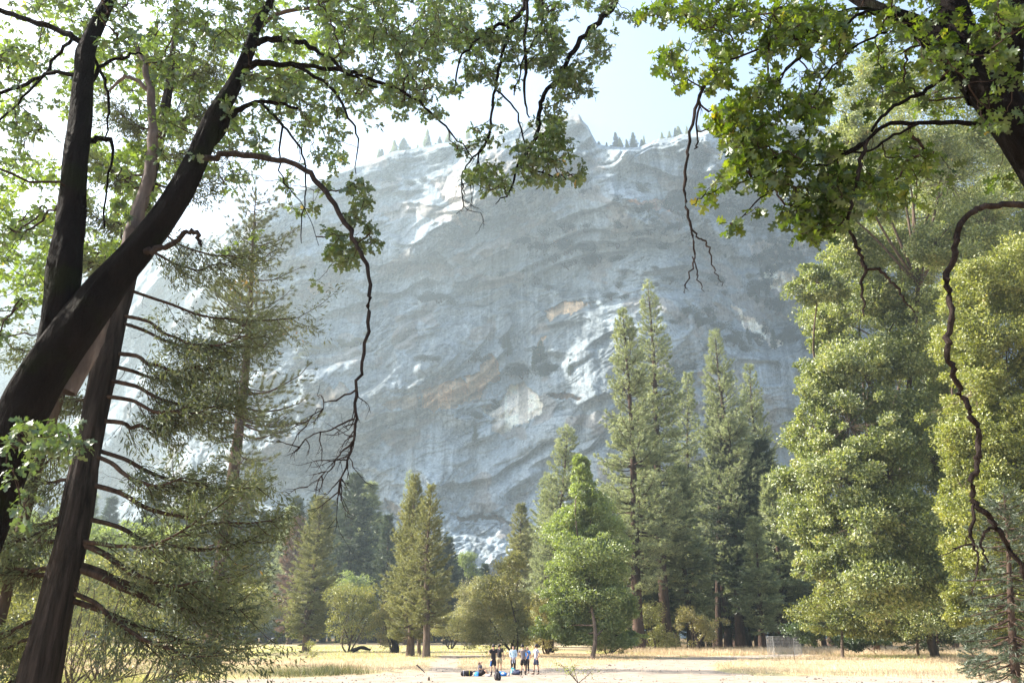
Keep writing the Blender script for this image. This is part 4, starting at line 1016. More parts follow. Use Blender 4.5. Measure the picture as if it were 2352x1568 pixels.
# near oak, top right, big lobed leaves
T = [([(2640, 2900, 330, 4.9), (2640, 1500, 240, 5), (2590, 900, 200, 5), (2500, 560, 170, 5.1), (2420, 410, 145, 5.2), (2362, 320, 130, 5.2), (2305, 240, 116, 5.3), (2240, 170, 100, 5.4), (2172, 112, 78, 5.5), (2110, 62, 56, 5.6), (2050, 35, 42, 5.6), (1995, 12, 34, 5.7), (1930, -30, 28, 5.8), (1850, -90, 20, 5.9)], 5, 0),
     ([(2260, 215, 100, 5.4), (2215, 110, 90, 5.5), (2190, 30, 80, 5.6), (2160, -80, 70, 5.7)], 5, 0), ([(2300, 260, 100, 5.3), (2310, 120, 90, 5.3), (2340, -60, 90, 5.3)], 5, 0)]
LB = [
    ([(2320, 290, 16), (2264, 284, 13), (2180, 281, 11), (2111, 282, 10), (2026, 292, 9), (1988, 326, 8), (1940, 350, 6), (1880, 357, 4)], 5.2, -.1),
    ([(1993, 322, 9), (1975, 369, 9), (1966, 422, 9), (1953, 472, 8), (1950, 526, 8), (1968, 556, 8), (1978, 590, 8), (1987, 622, 8), (1977, 656, 6), (1986, 696, 5), (1981, 728, 3)], 5.1, 0, 'droop_bark'),
    ([(1987, 622, 6), (2020, 621, 7), (2040, 640, 6), (2053, 656, 6), (2080, 690, 5), (2102, 716, 3)], 5.1, 0, 'droop_bark'),
    ([(2170, 180, 9), (2120, 210, 9), (2084, 230, 8), (2030, 262, 8), (2000, 300, 6)], 5.4, -.2),
    ([(2045, 36, 9), (1973, 22, 8), (1919, 31, 7), (1880, 50, 7), (1850, 77, 7), (1842, 115, 6), (1804, 157, 5), (1785, 200, 4), (1760, 260, 3)], 5.6, 0),
    ([(2030, 30, 9), (1977, 31, 8), (1919, 73, 7), (1861, 111, 6), (1811, 154, 5), (1770, 200, 3)], 5.5, -.2),
    ([(2060, 45, 7), (2020, 80, 6), (1960, 110, 5), (1900, 170, 4), (1860, 240, 3)], 5.4, -.2),
    ([(1842, 90, 6), (1780, 100, 5), (1700, 130, 5), (1642, 150, 5), (1612, 207, 8), (1593, 269, 8), (1581, 346, 7), (1571, 415, 7), (1573, 461, 6), (1582, 511, 6), (1590, 557, 5), (1593, 602, 4), (1575, 650, 3), (1570, 676, 1.5)], 5.3, 0, 'droop_bark', [(3, .12, (-.5, 0, -.8), .3)]),
    ([(1612, 200, 5), (1604, 260, 5), (1600, 330, 4), (1598, 338, 3)], 5.3, 0, 'droop_bark'),
    ([(1584, 515, 4), (1602, 540, 4), (1619, 553, 4), (1628, 570, 4), (1636, 610, 3), (1650, 632, 2.5), (1662, 656, 1.5)], 5.3, 0, 'droop_bark'),
    ([(1590, 590, 3), (1600, 623, 3), (1608, 650, 2.5), (1617, 671, 1.5)], 5.3, 0, 'droop_bark'),
    ([(1990, 326, 6), (1920, 370, 5), (1840, 390, 4), (1780, 430, 4), (1720, 480, 3), (1680, 520, 2)], 5.1, 0),
    ([(2111, 284, 6), (2050, 310, 6), (2000, 345, 5), (1900, 350, 5), (1800, 380, 4), (1700, 420, 3), (1620, 450, 3), (1590, 470, 2)], 5.1, 0),
    ([(2500, 480, 20), (2400, 478, 17), (2352, 471, 15), (2290, 471, 14), (2245, 480, 14), (2215, 500, 14), (2200, 535, 14), (2190, 580, 14), (2172, 637, 15), (2181, 680, 14), (2182, 745, 14), (2175, 798, 14), (2184, 840, 13), (2203, 890, 13), (2220, 930, 13), (2234, 963, 13),
      (2246, 992, 13), (2244, 1034, 13), (2247, 1069, 12), (2233, 1105, 12), (2236, 1147, 12), (2257, 1175, 12), (2285, 1205, 13), (2302, 1239, 12), (2332, 1280, 11), (2365, 1340, 9), (2420, 1420, 6)], 4.6, 0, 'droop_bark'),
    ([(2236, 1150, 8), (2240, 1185, 7), (2230, 1215, 8), (2240, 1250, 7), (2246, 1290, 4), (2230, 1330, 2)], 4.6, 0, 'droop_bark', [(4, .2, (-.5, 0, -.8), .3)]),
    ([(2285, 1205, 7), (2262, 1220, 7), (2255, 1255, 6), (2270, 1290, 4)], 4.6, 0, 'droop_bark'),
]
REG = [(1640, 30, 100, 45, 40), (1530, 20, 60, 25, 14), (1550, 150, 48, 48, 20, 5, 5.5), (1640, 150, 50, 50, 14), (1720, 70, 110, 60, 60), (1700, 180, 90, 70, 46), (1830, 60, 90, 60, 50), (1690, 290, 70, 60, 44, 4.8, 5.4), (1780, 280, 110, 90, 80, 4.8, 5.6), (1720, 370, 90, 60, 60, 4.8, 5.4),
       (1850, 400, 110, 80, 84, 4.8, 5.5), (1800, 470, 60, 30, 16, 4.8, 5.2), (1880, 510, 80, 50, 40, 4.8, 5.4), (1970, 450, 80, 70, 40), (1592, 430, 34, 34, 12, 5, 5.2), (1680, 515, 22, 14, 6, 5, 5.2), (1610, 455, 22, 14, 5, 5, 5.2), (1960, 180, 130, 100, 60, 5.4, 6.5),
       (2080, 380, 110, 90, 44, 5, 6), (2130, 150, 130, 120, 70, 5.9, 7.2), (2250, 60, 130, 90, 90, 5.9, 7.2), (2300, 200, 90, 100, 60, 5.8, 7), (2240, 60, 130, 60, 14, 4.6, 5), (2150, 100, 60, 60, 6, 4.6, 5), (1960, 60, 110, 60, 50), (2180, 20, 180, 60, 60), (1700, 20, 200, 30, 50), (1900, -220, 420, 180, 260, 4.6, 7), (2350, -150, 220, 220, 200, 4, 6.5), (2290, 420, 70, 50, 14, 5.5, 6.5), (2190, 110, 130, 80, 34, 4.6, 5.1), (2290, 230, 60, 90, 14, 4.6, 5.1)]  # leaf groups above the frame are unseen, added to keep this corner in shade
traced_tree("oak_tree", "near dark oak with a massive curved trunk and big lobed leaves, top right", "oak tree", P(2640, 2900, 4.9) * (1, 1, 0), T, LB, REG, (4.9, 6.2), seed=75, k=6, size=.095, leaf='near_leaf', shape=LEAF_NEAR)

# ------------------------------------------------------------ incense cedar, left
def cedar():
    r = np.random.default_rng(81)
    base = P(40, 1800, 13); base[2] = 0
    root = empty("cedar_tree", base, "leaning shaggy barked cedar with long bare arching branches, left foreground", "cedar tree")
    rows = [(45, 1760, 120, 13), (66, 1640, 108, 13), (88, 1560, 92, 13), (126, 1400, 82, 13.1), (163, 1250, 74, 13.2), (190, 1100, 66, 13.3), (216, 950, 56, 13.4), (243, 830, 58, 13.5), (262, 740, 52, 13.6), (288, 640, 44, 13.7),
            (312, 540, 38, 13.8), (340, 420, 32, 13.9), (368, 300, 26, 14), (388, 200, 18, 14), (400, 90, 10, 14), (408, 0, 5, 14)]
    p, q = limb_pts(rows, 13, 0, 6)
    tb = MB(); tube(tb, p, q * .86, 40, 0, bump=.08, seed=3, flute=.22); tb.build("trunk", M['cedar_bark'], root, base)
    z = np.array([row[1] for row in rows]); Ls = []
    arr = np.array(rows, float)
    lb, cr = MB(), MB()
    sp, sdv = [], []
    def bough(x0, y0, dx, dy, w_, sag, yaw, bark_part=True, bare=0.5):
        # x0,y0 start px; dx length px; dy end drop px; sag lowest dip
        n_ = 9; s = np.linspace(0, 1, n_); dy += r.normal() * 25; sag *= r.uniform(.5, 1.3); dx *= r.uniform(.7, 1.15)
        dx *= 1.15; X = x0 + dx * s; Yp = y0 + dy * s + sag * np.sin(s * math.pi * .9) + r.normal(size=n_) * 2.5
        yy = np.interp(y0, arr[::-1, 1], arr[::-1, 3]); X[0] = np.interp(Yp[0], arr[::-1, 1], arr[::-1, 0])
        pts = P(X, Yp, yy + yaw * s)
        pts = smooth_path(pts, 3)
        m_ = len(pts)
        rr = .006 + (w_ * .36 / ppm(13, y0)) * (1 - np.linspace(0, 1, m_)) ** .7
        tube(lb, pts, rr, 6, 0, bump=.1, seed=int(abs(x0 * y0)) % 99)
        L = np.linalg.norm(pts[-1] - pts[0])
        for j in range(int(m_ * bare * .35), m_):
            for sg in (-1, 1):
                if r.uniform() < .3 * (j < m_ * bare) + .15: continue
                d = unit(pts[min(j + 1, m_ - 1)] - pts[max(j - 1, 0)])
                hz = unit(np.cross(d, (0, 0, 1.0)))
                if hz[1] * sg < 0 and r.uniform() < .6: continue
                dd = unit(d * .7 + hz * sg * r.uniform(.2, 1) + np.array([0, 0, r.uniform(-.7, .45)]))
                ll = r.uniform(.35, 1.15) * min(1, L / 2.0)
                c = smooth_path([pts[j], pts[j] + dd * ll * .5 + (0, 0, -.06), pts[j] + dd * ll + (0, 0, .03)], 2)
                tube(cr, c, np.linspace(.009, .003, len(c)), 3, 0)
                ne = int(4 + ll * 9)
                for e in range(ne):
                    f = .15 + .85 * e / (ne - 1)
                    if r.uniform() < .25: continue
                    sp.append(pts[j] + dd * ll * f + r.normal(size=3) * .05); sdv.append(dd + r.normal(size=3) * .5 + (0, 0, -.15))
        dead_twigs(lb, pts[2:int(m_ * .7)], r, 5, .5, (.3 * np.sign(dx), 0, -.5), .006, 3)
    # traced main boughs (right side)
    for a in [(300, 660, 300, 40, 9, 60, .8), (308, 720, 230, 45, 11, 40, -.6), (300, 735, 220, 60, 10, 60, .4), (290, 808, 190, 10, 13, 45, -.4), (285, 840, 150, 60, 12, 20, .8), (282, 865, 220, 40, 13, 45, .2),
              (270, 905, 200, 10, 13, 55, -.5), (262, 965, 180, -20, 14, 30, .4), (240, 1030, 300, 60, 14, 60, .8), (232, 1040, 200, 30, 14, 50, -.8), (225, 1110, 330, 40, 17, 60, 0), (222, 1180, 330, 20, 15, 60, .9),
              (205, 1240, 300, 60, 20, 70, -.6), (195, 1240, 260, -30, 14, 50, -1), (190, 1290, 330, 30, 20, 60, .6), (190, 1295, 360, 80, 24, 60, 0), (180, 1350, 260, 120, 14, 40, -.8), (175, 1370, 300, 80, 18, 30, .6),
              (315, 560, 200, 20, 8, 40, .5), (325, 500, 170, -30, 8, 30, -.4), (340, 420, 150, -30, 7, 30, .3), (355, 350, 130, -60, 6, 20, -.3), (372, 280, 100, -50, 6, 15, .3), (385, 210, 90, -60, 5, 10, .1)]:
        bough(*a)
    for a in [(255, 700, -120, 60, 8, 20, .6), (250, 780, -170, 40, 10, 30, -.3), (235, 880, -120, 20, 9, 30, .4), (215, 980, -140, 70, 10, 20, .6), (190, 1100, -160, -10, 11, 20, -.4), (170, 1180, -190, 10, 13, 30, .4), (165, 1190, -140, 40, 12, 10, -.7),
              (150, 1240, -190, -50, 14, 30, .3), (140, 1300, -200, -30, 16, 30, 0), (135, 1330, -200, -60, 16, 20, .7), (120, 1400, -180, 30, 14, 30, -.3), (110, 1440, -160, 60, 12, 20, .5), (80, 1520, -120, 80, 9, 10, 0),
              (290, 600, -110, -20, 7, 20, .2), (305, 500, -100, -10, 7, 20, -.3), (325, 400, -90, -40, 6, 15, .2), (350, 300, -90, -50, 5, 10, .2)]:
        bough(*a, bare=.55)
    lb.build("boughs", M['cedar_limb'], root, base)
    sp = np.array(sp); sdv = unit(np.array(sdv))
    # flat fans of small sprays
    for rep in range(10):
        o_ = r.normal(size=sp.shape) * .075
        dd = unit(sdv + r.normal(size=sp.shape) * .55)
        leaves(cr, sp + o_ + dd * r.uniform(0, .08, (len(sp), 1)), dd, r.uniform(.06, .13, len(sp)), LEAF_SLIM, 1)
    cr.build("crown", [M['cedar_limb'], M['cedar_leaf']], root, base)
cedar()

# twisted willow stems with sparse leaves, lower left
def tangle(label, bx, by, heads, seed, Yb, leafn=500, leaf='willow_green', name="willow_shrub", lsize=.10):
    r = np.random.default_rng(seed)
    base = P(bx, by, Yb); base[2] = 0
    root = empty(name, base, label, "willow shrub", "twisted willow shrubs, lower left")
    tb, cr = MB(), MB(); tips = []
    for hx, hy in heads:
        for rep in range(3):
            e = P(hx + r.normal() * 22, hy + r.normal() * 16, Yb + r.uniform(-2, 2))
            s = base + r.normal(size=3) * (.25, .25, 0)
            v = e - s
            mid = s + v * .45 + np.array([v[0] * .12, 0, -abs(v[2]) * .12]) + r.normal(size=3) * .12 * np.linalg.norm(v)
            p = smooth_path([s, mid, e], 6)
            tube(tb, p, np.linspace(.055, .01, len(p)), 5, 0, bump=.1, seed=seed)
            dead_twigs(tb, p[4:], r, 7, 1.1, unit(v) * .8 + (0, 0, .5), .012, 3)
            tips += list(p[5:])
    tips = np.array(tips)
    idx = r.integers(0, len(tips), leafn)
    c = tips[idx] + r.normal(size=(leafn, 3)) * (.55, .5, .45)
    for _ in range(5):
        leaves(cr, c + r.normal(size=c.shape) * .12, r.normal(size=c.shape) + (0, 0, -.2), lsize * r.uniform(.7, 1.3, leafn), LEAF_SLIM if lsize < .15 else LEAF_FAR, 0)
    tb.build("stem", M['willow_bark'], root, base)
    cr.build("crown", [M[leaf]], root, base)
tangle("twisted dark willow shrub right beside the cedar trunk", 150, 1590, [(150, 1350), (190, 1330), (230, 1400), (250, 1440), (190, 1450)], 91, 40, 900)
tangle("twisted willow shrub leaning right with bare twigs over dry grass", 232, 1578, [(270, 1380), (330, 1380), (300, 1440), (370, 1450), (340, 1500), (290, 1340)], 92, 42, 900)
tangle("low willow shrub whose dark stems reach toward the pine's flared trunk", 345, 1572, [(440, 1440), (420, 1400), (480, 1470), (510, 1440), (470, 1410), (400, 1460)], 93, 43, 800, 'willow_green')
tangle("leafy willow shrub at the left edge behind the cedar", 20, 1560, [(30, 1350), (80, 1400), (-20, 1400), (60, 1440)], 94, 46, 1600, 'willow_green', lsize=.16)
# ------------------------------------------------------------ growth on the cliff
def scrub_blob(mb, c, rad, n, size, r, mat=0):
    lp, ld = leaf_shell(r, np.asarray(c), np.asarray(rad), n, 0.3)
    lp[:, 2] = np.maximum(lp[:, 2], c[2] - rad[2] * .5)
    leaves(mb, lp, ld + r.normal(size=ld.shape) * .8, size * r.uniform(.6, 1.3, n), LEAF_FAR, mat, normal=unit(r.normal(size=ld.shape) + np.array([0, 0, .6])))

rs = np.random.default_rng(200)
CS = []
for i, (mt, lb) in enumerate([('scrub', 'dark'), ('scrub', 'dark'), ('dry_scrub', 'dry')]):
    mb = MB()
    for q in range(7 + i * 3):
        a = rs.uniform(0, 6.28); d_ = rs.uniform(0, 1.0)
        scrub_blob(mb, (math.cos(a) * d_ * 1.3, math.sin(a) * d_, .55 + rs.uniform(-.2, .5)), (.8, .7, .55), 190, .17, rs)
    root = empty("cliff_shrub", (0, 0, 0), "x", "shrub", "shrubs rooted in the ledges of the cliff")
    mb.build("crown", M[mt], root)
    tb = MB()
    for q in range(3): tube(tb, np.array([(0, 0, -.6), (rs.normal() * .3, rs.normal() * .3, .2), (rs.normal() * .8, rs.normal() * .8, .9)]), [.12, .08, .03], 5, 0)
    tb.build("stem", M['willow_bark'], root)
    CS.append(root)
cused = set()
def cliff_shrub(px, py, spx, k=0, flat=.75, label="dark shrub rooted on a ledge of the cliff"):
    p = wall_at(px, py); s = spx / (F * .93 / p[1]) / 2.0
    if k not in cused:
        cused.add(k); o = CS[k]
        o.location = tuple(p); o.scale = (s, s, s * flat); o["label"] = label
    else:
        o = copy_tree(CS[k], p, rs.uniform(0, 6.28), (s, s * flat), label)
DENSE = [(1290, 572, 100, 20, 20), (1340, 598, 80, 12, 12), (1225, 556, 45, 18, 6), (1310, 530, 60, 12, 5), (990, 694, 42, 8, 7), (1210, 856, 50, 16, 12), (1240, 815, 20, 22, 4),
         (1350, 432, 18, 12, 3), (1240, 660, 30, 12, 4), (1180, 640, 60, 22, 5), (1480, 430, 50, 12, 4), (1560, 500, 80, 40, 10), (1470, 520, 60, 50, 7), (1690, 505, 80, 20, 12), (1640, 470, 60, 12, 6),
         (1790, 600, 60, 25, 10), (1840, 560, 70, 22, 10), (1700, 660, 60, 40, 7), (1600, 740, 60, 22, 7), (1690, 790, 70, 22, 12), (1790, 780, 60, 30, 8), (1760, 700, 60, 22, 6), (1560, 870, 70, 30, 7),
         (1040, 830, 90, 10, 6), (1120, 950, 40, 40, 4), (930, 420, 60, 18, 4), (1060, 340, 50, 14, 4), (1520, 600, 40, 60, 5), (1650, 850, 40, 20, 4), (1420, 640, 30, 60, 3)]
for (a, b_, c_, d_, n_) in DENSE:
    for i in range(n_):
        cliff_shrub(a + rs.normal() * c_ * .55, b_ + rs.normal() * d_ * .55, rs.uniform(16, 38) * (1.0 if n_ > 5 else .7), int(rs.integers(0, 2)))
for i in range(16):
    cliff_shrub(690 + i * 10 + rs.normal() * 5, 822 - i * 3.2 + rs.normal() * 7, rs.uniform(14, 26), 2, .5, "dry yellow shrub on the long slanting ledge, left part of the cliff")
# fine scrub nobody could count
mb = MB()
sx = rs.uniform(640, 1960, 8200); sy = rs.uniform(290, 1250, 8200)
dn = fbm(sx / 60, sy / 26, seed=301, o=4) + 0.35 * sstep(1450, 1800, sx) + .25 * np.exp(-((sy - 560 + (sx - 1250) * .1) / 40) ** 2)
near_rim = np.interp(sx, RIM[:, 0], RIM[:, 1])
dn += .5 * np.exp(-((sy - near_rim - 12) / 16) ** 2)
for x_, y_, d_ in zip(sx, sy, dn):
    if d_ < (.42 if x_ < 1450 else .22) or y_ < np.interp(x_, RIM[:, 0], RIM[:, 1]) + 4: continue
    p = wall_at(x_, y_); s = rs.uniform(.8, 2.2) * (1.5 if d_ > .9 else 1)
    scrub_blob(mb, p, (s * 1.3, s, s * .7), 26, .7, rs, 0 if rs.uniform() < .8 else 1)
tag(mb.build("scrub", [M['scrub'], M['dry_scrub']]), kind="stuff")
# conifers on the rim
RT = [(852, 22), (868, 30), (878, 26), (896, 34), (905, 22), (925, 28), (938, 38), (952, 24), (975, 30), (990, 36), (1004, 24), (1045, 28), (1062, 30), (1085, 34), (1098, 26), (1125, 22), (1150, 24), (1290, 14),
      (1385, 24), (1398, 28), (1412, 34), (1422, 26), (1446, 40), (1458, 30), (1475, 36), (1490, 26), (1500, 22), (1516, 26), (1532, 24), (1548, 28), (1562, 22), (1590, 26), (1618, 34), (1630, 28), (1660, 30), (1690, 34), (1715, 30)]
RT += [(float(rs.choice([870, 935, 985, 1050, 1090, 1405, 1460, 1520, 1560, 1640, 1700]) + rs.normal() * 12), float(rs.uniform(8, 26))) for _ in range(46)]
for i, (px, h_) in enumerate(RT):
    j = int(np.clip(round((px - gx[0]) / (gx[1] - gx[0])), 0, NX - 1))
    p = np.array([WX[-1, j], WY[-1, j] + 6, WZ[-1, j] - 2.0])
    s = (h_ * rs.uniform(.5, 1.35) + 4) / (F * .85 / p[1]) / 30.0; p[0] += rs.normal() * 4; p[1] += rs.uniform(-3, 12)
    copy_tree(SRC[[0, 3, 2, 3][i % 4]], p, rs.uniform(0, 6.28), (s * rs.uniform(1.3, 2.3), s * 1.15), "small conifer standing on the skyline of the cliff", "small conifers along the rim of the cliff")
# conifers on the ledges
for px, py, h_ in [(1165, 815, 60), (1158, 800, 34), (1228, 850, 50), (1243, 840, 62), (1255, 850, 40), (1310, 860, 40), (1340, 560, 18), (1560, 740, 34), (1604, 752, 40), (1640, 740, 24), (1665, 590, 26), (1690, 480, 34), (1700, 484, 44), (1715, 486, 40),
                   (1845, 610, 40), (1835, 600, 30), (1720, 790, 40), (1780, 800, 50), (1850, 800, 44), (1740, 700, 26), (930, 388, 30), (1430, 720, 26), (1090, 1010, 34), (1105, 1015, 22), (1750, 640, 30), (1660, 520, 24), (1490, 500, 22), (1800, 660, 34), (1870, 790, 40)]:
    p = wall_at(px, py); p[2] -= 1
    s = h_ / (F * .93 / p[1]) / 30.0
    copy_tree(SRC[int(rs.integers(0, 3))], p, rs.uniform(0, 6.28), (s * 1.7, s), "dark conifer growing from a ledge on the cliff face", "conifers on the ledges of the cliff")

# ------------------------------------------------------------ grass
def grass(name, n, xr, yr, dens, h, wd, mats, lean=.35, bias=1.0):
    x = rs.uniform(*xr, n); y = yr[0] + (yr[1] - yr[0]) * rs.uniform(0, 1, n) ** bias
    k = dens(x, y); keep = rs.uniform(0, 1, n) < k
    x, y = x[keep], y[keep]
    keep = (rs.uniform(0, 1, len(x)) < .035 * sstep(-.1, .4, fbm(x / 1.5, y / 2, seed=97, o=2))) | ~in_poly(x + .35 * fbm(x / 2, y / 2, seed=98, o=2), y + 1.2 * fbm(x / 3, y / 3, seed=99, o=3), SAND)
    x, y = x[keep], y[keep]
    hh = h(x, y) * rs.uniform(.5, 1.2, len(x))
    d = rs.normal(size=(len(x), 3)) * lean; d[:, 2] = 1
    mb = MB()
    blades(mb, np.stack([x, y, gh(x, y) - .02], -1), d, hh, wd * (y / 60), 0)
    return tag(mb.build(name, mats), kind="stuff")
clump = lambda x, y: .45 + .55 * sstep(-.4, .5, fbm(x / 1.6, y / 2.4, seed=400, o=3))
gold_d = lambda x, y: clump(x, y) * (1 - .75 * np.exp(-((y - 100) / 22) ** 2) * sstep(2, -10, x))
grass("dry_grass", 330000, (-60, 75), (43, 112), gold_d, lambda x, y: .22 + .22 * sstep(-.3, .5, fbm(x / 4, y / 6, seed=401, o=3)) + .3 * sstep(92, 104, y) * sstep(15, 22, x), .013, M['gold_grass'], bias=1.2)
grass("meadow_grass", 45000, (-90, 20), (78, 190), lambda x, y: clump(x, y) * sstep(10, -6, x), lambda x, y: .32 + 0 * x, .016, M['green_grass'])
grass("meadow_grass", 60000, (10, 90), (86, 125), lambda x, y: clump(x, y) * sstep(.0, .5, fbm(x / 5, y / 7, seed=402, o=2) + .3 * sstep(92, 100, y)), lambda x, y: .42 + 0 * x, .014, M['green_grass'])
grass("tall_dry_grass", 60000, (14, 95), (100, 132), lambda x, y: clump(x, y), lambda x, y: .9 + 0 * x, .016, M['gold_grass'])
bank = lambda x, y: np.clip(np.exp(-((x + 11.5) / 4.6) ** 4 - ((y - 52.5) / 2.4) ** 2) + .6 * np.exp(-((x + 19) / 5) ** 4 - ((y - 55) / 2) ** 2), 0, 1) * clump(x, y)
grass("sedge", 60000, (-26, -5), (47, 60), bank, lambda x, y: .35 + .35 * np.exp(-((x + 11) / 3) ** 2), .012, M['sedge'], .3)
grass("meadow_grass", 25000, (-30, -12), (40, 50), lambda x, y: clump(x, y) * sstep(-14, -19, x), lambda x, y: .4 + 0 * x, .010, M['green_grass'])

# stones and litter scattered over the sand
mb = MB()
px_, py_ = rs.uniform(-14, 34, 3200), 44 + 60 * rs.uniform(0, 1, 3200) ** 1.6
kp = in_poly(px_, py_, SAND) & (fbm(px_ / 3, py_ / 4, seed=450, o=3) > -.1)
px_, py_ = px_[kp], py_[kp]; k_ = len(px_)
sz_ = rs.gamma(2.0, .011, k_) + .008
oc = np.array([(1, 0, 0), (0, 1, 0), (-1, 0, 0), (0, -1, 0), (0, 0, .7), (0, 0, -.4)])
of = np.array([(0, 1, 4), (1, 2, 4), (2, 3, 4), (3, 0, 4), (1, 0, 5), (2, 1, 5), (3, 2, 5), (0, 3, 5)])
V_s = np.stack([px_, py_, 0 * px_ + .02], -1)[:, None] + oc[None] * sz_[:, None, None] * rs.uniform(.6, 1.5, (k_, 6, 1))
mb.add(V_s.reshape(-1, 3), (of[None] + 6 * np.arange(k_)[:, None, None]).reshape(-1, 3), 0)
tag(mb.build("pebbles", plain_mat("stone_grey", (0.16, 0.125, 0.10), .9, .4, .8)), kind="stuff")

# ------------------------------------------------------------ people
SK = plain_mat("skin", (0.50, 0.30, 0.20), .6, .06)
def cloth(nm, c): return plain_mat(nm, c, .85, .12, 9)
CM = {'black': cloth("black_cloth", (0.022, 0.018, 0.022)), 'grey': cloth("grey_cloth", (0.16, 0.14, 0.15)), 'khaki': cloth("khaki_cloth", (0.40, 0.33, 0.21)), 'sky': cloth("pale_blue_cloth", (0.48, 0.62, 0.70)),
      'navy': cloth("navy_cloth", (0.045, 0.05, 0.09)), 'blue': cloth("blue_cloth", (0.05, 0.22, 0.60)), 'white': cloth("white_cloth", (0.72, 0.70, 0.70)), 'lav': cloth("pale_grey_cloth", (0.42, 0.42, 0.50)),
      'teal': cloth("teal_cloth", (0.04, 0.26, 0.30)), 'yellow': cloth("yellow_plastic", (0.55, 0.50, 0.05))}
HAIR = plain_mat("dark_hair", (0.018, 0.012, 0.012), .5, .2, 60)
BROWN = plain_mat("brown_hair", (0.07, 0.035, 0.025), .5, .2, 60)
DARK = plain_mat("eye_dark", (0.01, 0.01, 0.01), .3, .1)

def skin_obj(name, joints, edges, mat, parent, sub=2, root=0):
    """joints: list of (xyz, (rx, ry))"""
    me = bpy.data.meshes.new(name)
    me.from_pydata([tuple(j[0]) for j in joints], edges, [])
    o = bpy.data.objects.new(name, me); COL.objects.link(o)
    o.parent = parent
    bpy.context.view_layer.objects.active = o
    m = o.modifiers.new("Skin", 'SKIN'); m.use_smooth_shade = True
    if not me.skin_vertices: me.attributes  # layer is created with the modifier
    lay = me.skin_vertices[0].data if len(me.skin_vertices) else None
    if lay is None:
        import bmesh
        b_ = bmesh.new(); b_.from_mesh(me); b_.verts.layers.skin.verify(); b_.to_mesh(me); b_.free()
        lay = me.skin_vertices[0].data
    for i, j in enumerate(joints):
        rr = j[1] if isinstance(j[1], tuple) else (j[1], j[1])
        lay[i].radius = rr
        lay[i].use_root = (i == root)
    s = o.modifiers.new("Subdivision", 'SUBSURF'); s.levels = sub; s.render_levels = sub
    me.materials.append(mat)
    return o

def ellipsoid(name, c, rad, mat, parent, seg=14, cut=None, lump=0.0):
    u = np.linspace(0, 2 * math.pi, seg, endpoint=False); v = np.linspace(0.0, math.pi, seg // 2 + 2)
    V = []
    for b_ in v:
        for a in u:
            d = np.array([math.sin(b_) * math.cos(a), math.sin(b_) * math.sin(a), math.cos(b_)])
            if cut is not None and d[2] < cut: d = d * (cut / d[2] if d[2] < cut < 0 else 1)
            V.append(np.array(c) + d * rad * (1 + lump * float(vnoise(d[0] * 3, d[1] * 3, d[2] * 3, seed=9))))
    k = len(v); mb = MB()
    i = np.arange(k - 1)[:, None] * seg; j = np.arange(seg)[None, :]; j2 = (j + 1) % seg
    mb.add(V, np.stack([i + j, i + seg + j, i + seg + j2, i + j2], -1).reshape(-1, 4), 0, True)
    return mb.build(name, mat, parent)

